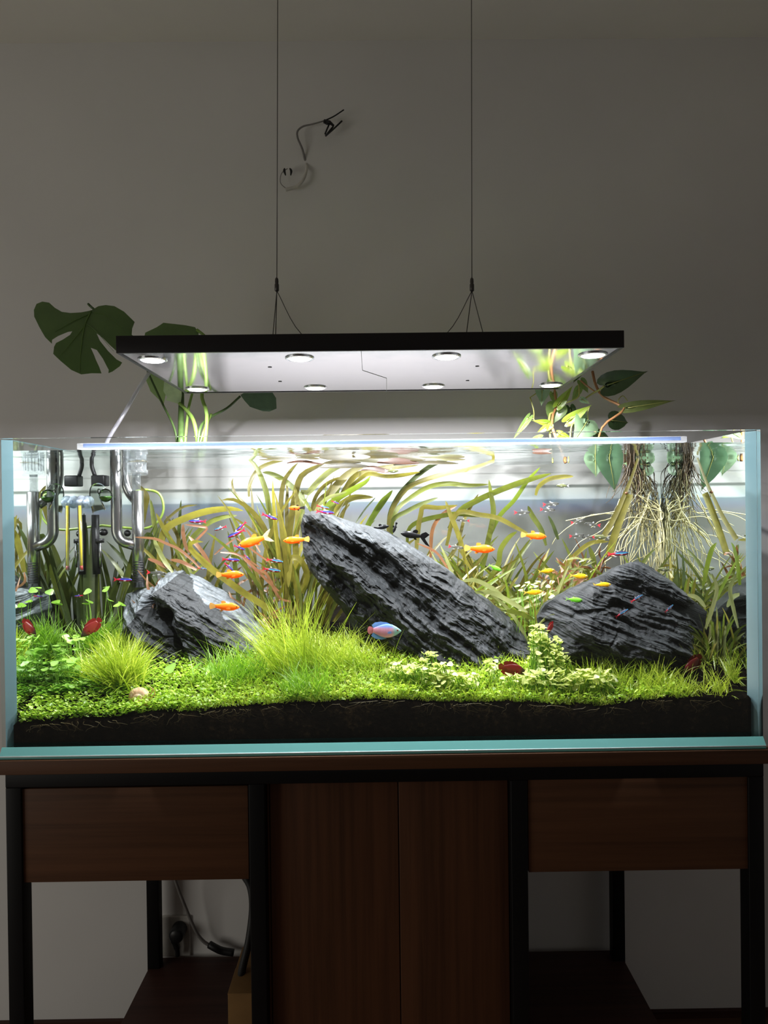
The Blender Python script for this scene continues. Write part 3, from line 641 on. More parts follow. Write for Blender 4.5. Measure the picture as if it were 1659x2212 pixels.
# ------------------------------------------------------------------ long leaved water plants
PT = {'B': (400, 940, 3.95), 'C': (800, 940, 3.77), 'A': (0, 920, 3.95), 'D': (1219, 920, 3.77), 'E': (600, 960, 5.53), 'F': (280, 1080, 7.54), 'G': (1000, 1080, 7.54), 'X': (0, 0, 1)}
def pix(z, pts): a, b, s = PT[z]; return [(a+x/s, b+y/s) for x, y in pts]
def blade_w(n, w, tip=.75, base=.6):
    t = np.linspace(0, 1, n); return w*np.minimum(1, base+(1-base)*t/.25)*np.sqrt(np.clip(1-np.clip((t-tip)/(1-tip), 0, 1)**1.6, .004, 1))
def leaf_part(par, mb, c): return part('leaf', mb, LM[c], par)
def traced(par, z, pts, w, c, y0, y1, n=22, tip=.7):
    pp = pix(z, pts); ys = np.linspace(y0, y1, len(pp))
    P = crom([at(a, b, y) for (a, b), y in zip(pp, ys)], n)
    tw = rng.uniform(-.35, .35)+rng.uniform(-.5, .5)*np.linspace(-1, 1, n)
    return leaf_part(par, ribbon(P, blade_w(n, w*mpp((y0+y1)/2)*(.66 if c == 'p' else .88), tip), tw), c)
def grown(par, root, L, th, curl, w, c, dy=0.0, n=14, droop=.0):
    """leaf grown from root: th = lean from upright in the picture plane, curl = extra lean reached at the tip"""
    s = np.linspace(0, 1, n); a = th+curl*s**1.4; ds = L/(n-1)
    x = np.cumsum(np.sin(a)*ds); zz = np.cumsum(np.cos(a)*ds); yy = dy*s**1.3*L
    P = np.stack([root[0]+x-x[0], root[1]+yy, root[2]+zz-zz[0]], 1)
    P[:, 2] = np.minimum(P[:, 2], WL-.004-.004*s); P[:, 1] = np.clip(P[:, 1], .02, HB+.005); P[:, 0] = np.clip(P[:, 0], -.583, .583)
    tw = rng.uniform(-.9, .9)+rng.uniform(-.5, .5)*s
    return leaf_part(par, ribbon(P, blade_w(n, w, .6), tw), c)
def plant(name, px, Y, label, cat='plant', group=None):
    p = at(px, 1300, Y); r = np.array([p[0], Y, float(soilz(p[0], Y))])
    o = thing(name, tuple(r), label, cat, group); return o, r
def fill(o, r, n, L, th, w, cols, spread=.02, curl=.9, dyr=.18):
    for i in range(n):
        rr = r+np.array([rng.normal(0, spread), rng.normal(0, spread*.6), .002]); rr[1] = np.clip(rr[1], .1, HB)
        t = rng.uniform(*th); 
        grown(o, rr, rng.uniform(*L), t, np.sign(t+rng.normal(0, .15))*rng.uniform(.1, curl), w*rng.uniform(.7, 1.15), str(rng.choice(list(cols))), rng.uniform(-dyr, dyr))

v, r = plant('tape_grass', 455, .31, 'tape grass arching high to the left behind the pale topped left rock')
for a in (('F', [(470, 1150), (500, 800), (560, 520), (700, 390), (900, 300), (1100, 225), (1350, 165), (1659, 140), (1850, 175)], 17, 'y', .33, .30),
          ('F', [(900, 900), (1000, 660), (1120, 520), (1300, 370), (1500, 290), (1750, 250)], 13, 'g', .34, .31),
          ('F', [(870, 1150), (800, 800), (820, 300), (840, 0)], 10, 'd', .35, .35), ('F', [(760, 950), (800, 650), (700, 430), (590, 255)], 9, 'o', .35, .34),
          ('F', [(980, 1150), (850, 900), (650, 620), (550, 450), (430, 215)], 11, 'y', .33, .31), ('F', [(430, 1200), (430, 600), (390, 300), (340, -10)], 12, 'g', .36, .36),
          ('F', [(600, 1200), (440, 800), (330, 560), (240, 620), (215, 720)], 12, 'd', .36, .35), ('F', [(700, 1200), (690, 800), (580, 400), (640, 290), (860, 120), (1100, 80)], 7, 'o', .35, .33)):
    traced(v, *a)
fill(v, r, 15, (.12, .24), (-.5, .5), 0.0086, 'gody', .03)
v, r = plant('tape_grass', 620, .30, 'dense tape grass reaching the surface between the left rock and the big slab')
for a in (('B', [(800, 1380), (770, 1000), (745, 800), (712, 600), (690, 480), (640, 340), (590, 250), (530, 190), (488, 175)], 13, 'g', .30, .30),
          ('B', [(760, 1380), (720, 950), (680, 800), (600, 680), (500, 590), (400, 545), (310, 555)], 14, 'o', .31, .29), ('B', [(700, 1000), (600, 700), (440, 520), (400, 420), (408, 368)], 8, 'o', .33, .33),
          ('B', [(1080, 660), (1000, 540), (900, 430), (800, 360), (720, 325), (660, 318)], 13, 'g', .33, .32), ('B', [(850, 1350), (830, 900), (820, 700), (820, 520), (850, 380), (920, 280), (962, 236)], 12, 'o', .31, .31),
          ('B', [(890, 1300), (870, 780), (865, 600), (872, 480), (862, 405)], 10, 'o', .32, .33), ('B', [(960, 1300), (940, 900), (960, 760), (960, 600), (930, 425)], 15, 'y', .30, .31),
          ('B', [(900, 1350), (880, 1000), (900, 750), (940, 500), (990, 350), (1080, 290), (1200, 235)], 15, 'o', .32, .31), ('B', [(545, 525), (545, 450), (580, 350), (640, 280), (740, 235), (850, 212)], 9, 'o', .30, .32),
          ('B', [(1000, 1350), (1040, 1200), (980, 1060), (905, 1050), (890, 1150), (880, 1300)], 14, 'y', .28, .27), ('B', [(900, 1420), (800, 1380), (690, 1180), (600, 1150), (520, 1050)], 10, 'p', .26, .24),
          ('B', [(980, 1560), (800, 1530), (650, 1440), (500, 1345), (350, 1235), (200, 1120), (60, 985), (40, 930), (85, 905), (155, 912)], 16, 'y', .22, .17)):
    traced(v, *a)
fill(v, r, 39, (.14, .32), (-.35, .3), 0.0086, 'yyogg', .03)
v, r = plant('tape_grass', 690, .33, 'tape grass rising behind the top of the big slab and bending right at the surface')
for a in (('B', [(1000, 900), (1000, 500), (1050, 490), (1130, 400), (1230, 310), (1330, 260), (1450, 225)], 14, 'c', .36, .36), ('B', [(1060, 900), (1090, 600), (1150, 470), (1250, 390), (1370, 350)], 9, 'o', .34, .34),
          ('B', [(1050, 950), (1130, 610), (1230, 500), (1350, 370), (1440, 300), (1540, 260)], 19, 'o', .32, .34), ('B', [(1200, 950), (1250, 650), (1290, 480), (1340, 360)], 16, 'g', .33, .34),
          ('B', [(1150, 950), (1200, 640), (1300, 540), (1450, 450), (1545, 395), (1580, 350)], 15, 'l', .31, .33), ('B', [(1240, 950), (1290, 650), (1360, 570), (1450, 530), (1605, 530)], 15, 'y', .30, .31),
          ('B', [(1060, 800), (1120, 640), (1210, 540), (1330, 500), (1380, 480)], 9, 'c', .30, .31), ('B', [(1280, 900), (1330, 690), (1400, 590), (1380, 620)], 8, 'o', .34, .34),
          ('E', [(700, 700), (900, 400), (1000, 350), (1200, 300), (1450, 262), (1700, 240)], 15, 'o', .36, .30), ('E', [(800, 560), (1000, 400), (1100, 352), (1300, 382), (1500, 365), (1700, 330)], 10, 'y', .34, .30)):
    traced(v, *a)
fill(v, r, 12, (.15, .26), (.05, .7), 0.0094, 'yog', .02)
# leaves lying along the surface
fl, r = plant('floating_leaf_raft', 790, .26, 'tangle of olive and russet leaves floating flat under the water surface'); fl.location = tuple(at(790, 990, .26)); 
for (x0, x1, yy, w, c, Y) in ((690, 800, 985, 20, 'o', .20), (740, 870, 993, 20, 'c', .22), (800, 920, 987, 17, 'o', .24), (815, 905, 1000, 15, 'r', .22), (820, 910, 990, 13, 'r', .26), (780, 850, 1013, 12, 'r', .20),
                              (850, 990, 1004, 11, 'y', .25), (870, 1000, 990, 9, 'c', .28), (700, 780, 1001, 14, 'y', .23), (620, 700, 998, 7, 'r', .24), (640, 690, 984, 8, 'o', .22), (560, 640, 985, 6, 'o', .25), (930, 1005, 985, 8, 'o', .3),
                              (1150, 1192, 978, 10, 'r', .16), (690, 800, 1010, 11, 'o', .28), (760, 860, 980, 16, 'y', .18)):
    a = at(x0, yy+rng.uniform(-3, 3), Y); b_ = at(x1, yy+rng.uniform(-3, 3), Y+rng.uniform(-.04, .04)); q = np.linspace(0, 1, 12)[:, None]
    P = a+(b_-a)*q; P[:, 2] += .003*np.sin(np.linspace(0, rng.uniform(2, 6), 12)); P[:, 2] = np.minimum(P[:, 2], WL-.0025)
    t = np.linspace(0, 1, 12); part('leaf', ribbon(P, w*mpp(Y)*np.sin(np.pi*np.clip(t*.96+.03, 0, 1))**.6, rng.uniform(.3, .7)), M['raft_'+('r' if c == 'r' else 'c' if c == 'c' else 'o')], fl)
v, r = plant('tape_grass', 842, .355, 'tape grass with long strands sweeping right from behind the black fish')
for a in (('B', [(1500, 900), (1580, 730), (1680, 580), (1770, 470)], 14, 'l', .35, .34), ('C', [(150, 900), (150, 790), (160, 640), (220, 510), (300, 410), (420, 300), (550, 220), (700, 180), (765, 175)], 11, 'd', .35, .32),
          ('C', [(150, 900), (150, 700), (200, 560), (290, 440), (400, 380), (560, 330), (800, 280), (960, 230), (1022, 195), (990, 165), (900, 140), (790, 135)], 12, 'o', .34, .30),
          ('C', [(170, 900), (200, 640), (330, 510), (480, 420), (640, 395), (800, 410), (965, 400)], 12, 'g', .36, .33), ('C', [(160, 900), (180, 700), (300, 620), (420, 560), (552, 508)], 11, 'g', .35, .34),
          ('B', [(1450, 760), (1530, 640), (1625, 530)], 4, 'd', .36, .36), ('C', [(0, 690), (60, 590), (140, 485)], 13, 'l', .37, .37)):
    traced(v, *a)
v, r = plant('tape_grass', 925, .33, 'tape grass close behind the upper edge of the big slab')
for a in (('C', [(370, 1000), (390, 760), (410, 650), (432, 585), (560, 590), (712, 570)], 12, 'o', .32, .31), ('C', [(300, 900), (310, 770), (400, 700), (560, 660), (700, 640), (830, 650), (985, 662)], 12, 'g', .34, .31),
          ('C', [(490, 1000), (500, 800), (540, 700), (620, 620), (702, 578)], 9, 'r', .33, .33), ('C', [(780, 1050), (740, 880), (690, 740), (640, 620), (613, 535)], 12, 'y', .31, .31), ('C', [(640, 1100), (560, 980), (500, 930), (380, 880)], 8, 'p', .26, .24)):
    traced(v, *a)
fill(v, r, 27, (.10, .22), (-.2, .6), 0.0086, 'gogy', .03)
v, r = plant('tape_grass', 1030, .34, 'tape grass in the middle right with two long straight blades pointing up right')
for a in (('C', [(640, 760), (720, 620), (850, 540), (1000, 470), (1150, 410), (1300, 360), (1472, 313)], 15, 'g', .35, .31), ('C', [(960, 850), (1050, 660), (1170, 530), (1280, 370), (1382, 262)], 11, 'l', .34, .33),
          ('C', [(900, 1150), (950, 900), (1000, 640), (980, 480), (965, 362)], 14, 'g', .33, .33), ('C', [(620, 900), (700, 640), (900, 650), (1050, 680), (1200, 760), (1310, 815)], 12, 'y', .32, .27),
          ('C', [(960, 1180), (1040, 1050), (1060, 930), (1130, 830), (1195, 785)], 13, 'g', .29, .28), ('C', [(720, 900), (760, 700), (830, 560), (880, 480)], 8, 'o', .35, .35)):
    traced(v, *a)
fill(v, r, 56, (.08, .21), (-.7, .7), 0.0086, 'ggyolo', .035)
v, r = plant('tape_grass', 1120, .33, 'tape grass with short tangled blades left of the peaked right rock')
for a in (('C', [(1430, 900), (1390, 770), (1320, 660), (1283, 575)], 13, 'g', .35, .35), ('C', [(1530, 850), (1490, 740), (1448, 655)], 9, 'd', .35, .35), ('C', [(1345, 490), (1370, 420), (1450, 360), (1560, 340), (1655, 335)], 11, 'y', .30, .31),
          ('C', [(740, 1190), (850, 1180), (980, 1240), (1100, 1330)], 11, 'c', .22, .2), ('C', [(850, 1280), (980, 1280), (1110, 1340), (1285, 1445)], 12, 'c', .21, .17), ('C', [(1110, 1430), (1220, 1450), (1330, 1500)], 12, 'g', .18, .17), ('C', [(1365, 1545), (1450, 1480), (1555, 1460)], 8, 'c', .15, .13)):
    traced(v, *a)
fill(v, r, 66, (.07, .20), (-.9, .9), 0.0078, 'ggylod', .05, 1.1)
v, r = plant('tape_grass', 985, .27, 'low arching olive grass just behind the lower half of the big slab')
fill(v, r, 80, (.07, .18), (-.7, .8), .0070, 'gyylco', .06, 1.2)
v, r = plant('tape_grass', 1150, .24, 'low arching olive grass at the left foot of the peaked right rock')
fill(v, r, 56, (.06, .15), (-.9, .9), .0062, 'gylcy', .04, 1.2)
v, r = plant('tape_grass', 1280, .36, 'tape grass behind the left shoulder of the peaked right rock')
for a in (('D', [(-60, 1300), (0, 1150), (120, 1020), (230, 950), (365, 942)], 11, 'y', .33, .31), ('D', [(250, 1250), (240, 1100), (200, 980)], 12, 'g', .36, .36)): traced(v, *a)
fill(v, r, 30, (.08, .19), (-.7, .6), 0.0078, 'ggoyr', .04)
v, r = plant('tape_grass', 1532, .13, 'tape grass in the narrow gap between the peaked right rock and the right pane')
for a in (('D', [(1130, 1300), (1160, 1150), (1200, 1010), (1240, 950)], 11, 'l', .11, .10), ('D', [(1000, 1375), (1080, 1400), (1150, 1480)], 11, 'c', .14, .13), ('D', [(1150, 1650), (1200, 1500), (1240, 1330), (1200, 1200)], 10, 'c', .11, .10)): traced(v, *a)
fill(v, r, 46, (.035, .10), (-.6, .5), .0045, 'lgycl', .012, 1.3)
v, r = plant('tape_grass', 1440, .29, 'tape grass behind the right slope of the peaked right rock')
for a in (('D', [(900, 1500), (900, 1340), (920, 1200)], 15, 'd', .28, .28), ('D', [(820, 1420), (960, 1340), (1050, 1300)], 11, 'd', .26, .24)): traced(v, *a)
fill(v, r, 51, (.07, .19), (-.8, .8), 0.0062, 'lgydg', .035, 1.2)
v, r = plant('tape_grass', 228, .34, 'dark tape grass standing behind the thermometer'); fill(v, r, 13, (.16, .27), (-.3, .3), 0.0133, 'ddg', .03, .4, .05)
v, r = plant('tape_grass', 262, .36, 'dark tape grass standing behind the black heater tube'); fill(v, r, 12, (.14, .26), (-.3, .3), 0.0133, 'ddg', .03, .4, .05)
v, r = plant('tape_grass', 330, .36, 'dark tape grass standing right of the steel pipe'); fill(v, r, 21, (.14, .24), (-.3, .5), 0.0101, 'dog', .025, .7, .05)
traced(v, 'A', [(1200, 900), (1235, 700), (1250, 600), (1180, 500)], 14, 'o', .36, .34)
v, r = plant('broken_stalk', 1300, .30, 'thick pale olive stalk snapped in two leaning below the hanging roots', 'stalk')
part('stem', ribbon(crom([at(*p, .34) for p in pix('D', [(360, 1060), (420, 860), (480, 690), (530, 555)])], 14), 16*mpp(.34), .2), LM['y'], v)
part('stem', ribbon(crom([at(*p, .335) for p in pix('D', [(295, 940), (400, 760), (490, 560), (545, 430), (600, 265)])], 14), np.linspace(13, 5, 14)*mpp(.34), .2), LM['o'], v)
part('node', lathe([(.001, -.003), (.004, 0), (.001, .003)], at(1219+505/3.77, 920+547/3.77, .33), 10), LM['r'], v)

# pink stem plants
def stem_plant(px, Y, n, h, label, cols, lean=.4, L=(.03, .06)):
    v, r = plant('red_stem_plant', px, Y, label)
    for i in range(n):
        b = r+np.array([rng.normal(0, .022), rng.normal(0, .012), 0]); a = rng.normal(0, lean); H = h*rng.uniform(.6, 1.1)
        tp = b+np.array([math.sin(a)*H, rng.uniform(-.02, .02), math.cos(a)*H]); tp[1] = min(tp[1], HB)
        part('stem', tube(crom([b, (b+tp)/2+[0, 0, .004], tp], 6), .0011, 5), LM['r'], v)
        for k in range(7):
            q = b+(tp-b)*(.45+.09*k); ang = a+(-1)**k*rng.uniform(.5, 1.3); ll = rng.uniform(*L)
            P = crom([q, q+np.array([math.sin(ang)*ll*.5, rng.uniform(-.01, .01), math.cos(ang)*ll*.5]), q+np.array([math.sin(ang+.3)*ll, rng.uniform(-.015, .015), math.cos(ang+.2)*ll])], 7)
            P[:, 1] = np.clip(P[:, 1], .02, HB+.005)
            t = np.linspace(0, 1, 7); part('leaf', ribbon(P, .0050*np.sin(np.pi*np.clip(.08+.92*t, 0, 1))**.8+.0003, rng.uniform(-.8, .8)), LM[str(rng.choice(list(cols)))], v)
    return v
v = stem_plant(345, .27, 4, .12, 'pink and orange leaved stem plant between the steel pipe and the left rock', 'pprc')
for a in (('F', [(1150, 1115), (1000, 960), (800, 800), (600, 710), (400, 630), (80, 605)], 9, 'p', .24, .24), ('F', [(985, 860), (920, 760), (875, 560), (870, 395)], 13, 'p', .30, .30), ('F', [(1330, 1070), (1150, 800), (960, 590)], 13, 'p', .27, .27),
          ('F', [(640, 1120), (450, 1010), (295, 955)], 12, 'p', .25, .25), ('F', [(1090, 1140), (850, 1010), (655, 970)], 12, 'p', .24, .24), ('F', [(980, 760), (1250, 480), (1200, 440), (900, 400)], 8, 'p', .29, .29), ('F', [(700, 1180), (560, 980), (430, 720), (405, 600)], 11, 'c', .25, .25)): traced(v, *a)
v = stem_plant(548, .33, 3, .12, 'thin pink leaved stems just right of the pale topped left rock', 'ppro', .5)
for a in (('B', [(250, 1020), (330, 950), (430, 880)], 6, 'p', .27, .27), ('B', [(800, 1330), (720, 1260), (600, 1140), (490, 1050)], 9, 'p', .24, .24), ('B', [(440, 880), (600, 1000), (740, 1100)], 6, 'p', .25, .25), ('B', [(300, 1000), (450, 1020), (640, 1130)], 7, 'p', .26, .26), ('B', [(640, 1000), (560, 860), (520, 800)], 7, 'p', .26, .26)): traced(v, *a)
stem_plant(590, .21, 2, .07, 'small pink leaved sprig low behind the hairgrass beside the big slab', 'pr', .5, (.015, .03))
stem_plant(1215, .31, 7, .14, 'pink topped bushy stem plant behind the left slope of the right rock', 'pprrc', .45, (.02, .045))
stem_plant(1255, .27, 6, .10, 'russet and pink stem plant touching the left shoulder of the right rock', 'pprco', .45, (.02, .04))
stem_plant(1425, .33, 3, .10, 'thin olive stem plant below the hanging roots near the back right corner', 'oyg', .45, (.02, .04))

# ------------------------------------------------------------------ grasses and carpets
def blades(n, root, L, lean, az, curl, w, seg=5, mb=None):
    """many thin blades at once. root (n,3)"""
    mb = mb or MB(); s = np.linspace(0, 1, seg+1)[None, :]
    a = lean[:, None]+curl[:, None]*s; ds = (L/seg)[:, None]
    h = np.cumsum(np.sin(a)*ds, 1)-np.sin(a[:, :1])*ds; z = np.cumsum(np.cos(a)*ds, 1)-np.cos(a[:, :1])*ds
    P = np.stack([root[:, :1]+h*np.cos(az)[:, None], root[:, 1:2]+h*np.sin(az)[:, None], root[:, 2:]+z], -1)
    P[..., 1] = np.clip(P[..., 1], G+.003, HB+.01); P[..., 0] = np.clip(P[..., 0], -TW+G+.002, TW-G-.002)
    ph = rng.uniform(-.9, .9, n); d = np.stack([np.cos(ph), np.sin(ph), 0*ph], -1)[:, None, :]
    ww = (w[:, None]*(1-.92*s**1.5))[..., None]/2
    V = np.stack([P-d*ww, P+d*ww], 2).reshape(n, -1, 3); m = 2*(seg+1)
    base = (np.arange(n)*m)[:, None, None]; k = np.arange(seg)[None, :, None]
    F = (base+2*k+np.array([0, 1, 3, 2])[None, None, :]).reshape(-1, 4)
    return mb.add(V.reshape(-1, 3), F.tolist())
GM = {'hair': leafmat('hairgrass', (.68, .78, .085), (.42, .58, .035), .5, nscale=40, isl=.6), 'hair_d': leafmat('hairgrass_green', (.40, .66, .05), (.20, .42, .02), .5, nscale=40, isl=.6),
      'carpet': leafmat('carpet_leaf', (.64, .84, .10), (.36, .60, .035), .45, nscale=40, isl=.55), 'clover': leafmat('clover_leaf', (.42, .70, .11), (.22, .47, .04), .4, nscale=40, isl=.5),
      'clover_p': leafmat('pale_clover_leaf', (.86, .90, .36), (.68, .78, .20), .4, nscale=40, isl=.5)}
def tuft(px, py, n, L, sp, lean, label, mat='hair', w=.0012, bias=0.0, curl=(.2, 1.0), Y=None):
    g0 = ground(px, py) if Y is None else at(px, py, Y)
    if Y is not None: g0[2] = float(soilz(g0[0], Y))
    root = g0+np.stack([rng.normal(0, sp, n), rng.normal(0, sp*.6, n), 0*np.zeros(n)], 1); root[:, 1] = np.clip(root[:, 1], G+.008, HB)
    root[:, 2] = soilz(root[:, 0], root[:, 1])-.001
    az = rng.uniform(0, 2*np.pi, n); le = np.abs(rng.normal(0, lean, n))
    if bias:
        k = rng.random(n) < .6; az = np.where(k, rng.normal(0 if bias > 0 else np.pi, .6, n), az); le = np.where(k, le+abs(bias), le)
    mb = blades(n, root, rng.uniform(*L, n), le, az, rng.uniform(*curl, n), w*rng.uniform(.7, 1.3, n), 6)
    return solo('grass_tuft', mb, GM[mat], label, 'grass', origin=tuple(g0))
tuft(262, 1488, 620, (.05, .105), .013, .45, 'big bright tuft of aquatic grass in the left foreground behind the snail', 'hair', .0030)
tuft(210, 1470, 230, (.04, .08), .014, .5, 'yellowish grass leaning left beside the big left foreground tuft', 'hair', .0024, -.4)
tuft(207, 1372, 380, (.05, .085), .016, .35, 'fine green grass tuft at the back left in front of the pipes', 'hair_d', .0026, .1, Y=.235)
tuft(255, 1370, 220, (.04, .075), .013, .35, 'fine grass tuft between the back left tuft and the left rock', 'hair', .0026, Y=.2)
tuft(505, 1470, 294, (.04, .085), .026, .45, 'loose hairgrass growing up the lower front of the left rock', 'hair_d', .0018)
tuft(640, 1455, 300, (.08, .16), .020, .25, 'tall hairgrass swept to the left in the middle foreground', 'hair', .0018, -.45, (0, .5))
tuft(690, 1450, 294, (.05, .10), .022, .4, 'dense middle hairgrass tuft left of the pink and blue fish', 'hair', .0018, -.15)
tuft(775, 1440, 210, (.05, .085), .022, .4, 'hairgrass tuft below the pink and blue fish', 'hair', .0018, -.3)
tuft(655, 1500, 210, (.035, .07), .020, .4, 'darker hairgrass tuft at the front middle', 'hair_d', .0018)
tuft(1190, 1450, 91, (.03, .055), .010, .4, 'dry looking grass tuft among the pale clover right of the big slab', 'hair', .0018)
tuft(1300, 1475, 182, (.03, .055), .022, .45, 'short grass tuft in front of the left half of the right rock', 'hair', .0018)
tuft(1400, 1480, 210, (.03, .055), .026, .45, 'short grass tuft in front of the right half of the right rock', 'hair', .0018)
tuft(1500, 1430, 140, (.03, .06), .026, .6, 'sparse grass behind the red fish in the right corner', 'hair', .0014)
tuft(1545, 1495, 90, (.03, .05), .012, .7, 'small star shaped grass sprig in the bare right corner', 'hair', .0016)
tuft(1610, 1470, 80, (.03, .055), .012, .7, 'sparse grass sprig touching the right pane', 'hair', .0015)
tuft(1470, 1500, 110, (.025, .045), .018, .6, 'low open grass sprig at the end of the right grass carpet', 'hair', .0014)
# hairgrass carpet over the middle and right
n = 15000; x = rng.uniform(-.40, .50, n); yy = G+.004+rng.random(n)**1.35*.20
zf = soilz(x, yy); edge_r = np.interp(x, [-.42, -.30, -.1, .40, .50], [0, .6, 1, 1, .15]); keep = rng.random(n) < edge_r
x, yy, zf = x[keep], yy[keep], zf[keep]; n = len(x)
mb = blades(n, np.stack([x, yy, zf-.001], 1), rng.uniform(.012, .034, n), np.abs(rng.normal(.35, .45, n)), rng.uniform(0, 6.28, n), rng.uniform(.2, 1.6, n), rng.uniform(.0010, .0019, n), 4)
solo('hairgrass_carpet', mb, GM['hair'], 'bright yellow green hairgrass carpet over the middle and right soil', 'grass', kind='stuff')
def leaflets(n, pos, R, mb=None, tilt=.45, k=6):
    mb = mb or MB(); a = np.linspace(0, 2*np.pi, k, endpoint=False)[None, :]; rr = R[:, None]*(1+.12*np.cos(3*a))
    nx_ = rng.normal(0, tilt, n)[:, None]; ny_ = rng.normal(-.12, tilt, n)[:, None]
    el = rng.uniform(.55, 1, n)[:, None]; ph = rng.uniform(0, 6.28, n)[:, None]; u = rr*np.cos(a+ph); v_ = rr*el*np.sin(a+ph)
    P = np.stack([pos[:, :1]+u, pos[:, 1:2]+v_, pos[:, 2:]+u*nx_+v_*ny_], -1); c = pos[:, None, :]-np.array([0, 0, 1.])[None, None, :]*(R*.22)[:, None, None]
    P[..., 1] = np.clip(P[..., 1], G+.003, HB+.01); P[..., 0] = np.clip(P[..., 0], -TW+G+.002, TW-G-.002)
    V = np.concatenate([P, c], 1); b = (np.arange(n)*(k+1))[:, None, None]; i = np.arange(k)[None, :, None]
    F = (b+np.concatenate([i, (i+1) % k, i*0+k], -1)).reshape(-1, 3)
    return mb.add(V.reshape(-1, 3), F.tolist())
n = 40000; x = rng.uniform(-.585, .585, n); yy = G+.004+rng.random(n)**1.2*.24
pr = np.interp(x, [-.6, -.35, -.2, .1, .35, .47, .50], [1, .9, .40, .40, .45, .25, .0])*np.where(yy > .13, np.where(x < -.33, 1, .12), 1)
k_ = rng.random(n) < pr; x, yy = x[k_], yy[k_]; n = len(x); hh = rng.uniform(.001, .016, n)
solo('leafy_carpet', leaflets(n, np.stack([x, yy, soilz(x, yy)+hh], 1), rng.uniform(.0017, .0036, n)), GM['carpet'], 'low bright green carpet of tiny round leaves over the front soil', 'plant', kind='stuff')
n = 1500; x = rng.uniform(-.585, -.43, n); yy = rng.uniform(.07, .19, n)
solo('clover_carpet', leaflets(n, np.stack([x, yy, soilz(x, yy)+rng.uniform(.006, .020, n)], 1), rng.uniform(.0036, .0062, n), None, .3, 9), GM['clover'], 'carpet of clover like leaves in the left corner of the aquarium', 'plant', kind='stuff')
# clover sprigs with leaves one by one
a = np.linspace(0, 2*np.pi, 15, endpoint=False); rr = 1+.16*np.cos(3*a)
cm = MB(); cm.add(np.vstack([np.stack([rr*np.cos(a), rr*np.sin(a), .10+0*a], 1), [[0, 0, -.08]]]), [(i, (i+1) % 15, 15) for i in range(15)])
CLM = {k: mesh('leaf', cm, GM[k]) for k in ('clover', 'clover_p')}
def sprig(label, spots, mat, R=(.0036, .0060)):
    g0 = ground(spots[0][0], spots[0][1]); v = thing('clover_sprig', tuple(g0), label, 'plant'); st_ = MB()
    for px, py, sx, sy, n, Y in spots:
        for i in range(n):
            p = at(px+rng.uniform(-1, 1)*sx, py+rng.uniform(-1, 1)*sy, Y+rng.uniform(-.015, .015))
            zs = float(soilz(p[0], p[1]))
            if abs(p[0]) > .578 or p[2] > zs+.125: continue
            if p[2] < zs+.004: p[2] = zs+.004
            o = bpy.data.objects.new('leaf', CLM[mat]); COL.objects.link(o); o.parent = v; o.location = tuple(p-np.array(g0))
            s_ = rng.uniform(*R); o.scale = (s_, s_, s_); o.rotation_euler = (rng.normal(.35, .3), rng.normal(0, .3), rng.uniform(0, 6.28))
            b_ = np.array([p[0]+rng.normal(0, .006), p[1]+.004, zs]); tube(crom([b_, (b_+p)/2+[.003, 0, .002], p-[0, 0, .0006]], 5), .0005, 4, st_, cap=False)
    part('stems', st_, GM['clover'], v, kind='stuff'); return v
sprig('pale clover heap in front of the lower edge of the big slab', [(930, 1456, 48, 24, 102, .05), (985, 1474, 48, 20, 81, .042), (872, 1444, 36, 14, 34, .055), (927, 1418, 16, 12, 15, .07), (1062, 1440, 12, 22, 10, .06)], 'clover_p')
sprig('pale clover column growing up between the big slab and the right rock', [(1165, 1368, 18, 18, 44, .085), (1180, 1400, 34, 24, 78, .08), (1198, 1425, 36, 22, 57, .07)], 'clover_p')
sprig('wide pale clover mat in front of the left end of the right rock', [(1205, 1462, 70, 16, 91, .045), (1262, 1474, 68, 16, 78, .04), (1290, 1456, 30, 10, 23, .05), (1125, 1468, 40, 12, 37, .045)], 'clover_p')
sprig('small clover sprig below the yellow fish left of the right rock', [(1165, 1262, 28, 7, 16, .2), (1122, 1272, 10, 6, 5, .2), (1175, 1285, 20, 5, 6, .2)], 'clover_p', (.004, .006))
sprig('clover leaves on tall stalks in front of the thermometer', [(186, 1274, 14, 6, 3, .235), (192, 1300, 12, 6, 2, .235)], 'clover', (.0055, .0085))
sprig('clover leaves on tall stalks left of the left rock', [(235, 1268, 18, 10, 2, .24), (250, 1300, 16, 8, 3, .22), (265, 1262, 10, 4, 1, .24)], 'clover', (.0055, .0085))
sprig('larger clover leaves in the left corner before the back grass tuft', [(112, 1412, 32, 18, 40, .135), (150, 1390, 30, 20, 16, .15), (120, 1440, 50, 18, 50, .11)], 'clover', (.005, .0075))
sprig('three clover leaves standing before the foot of the left rock', [(425, 1441, 4, 3, 1, .10), (460, 1444, 4, 3, 1, .10), (370, 1442, 5, 2, 1, .10)], 'clover', (.009, .011))
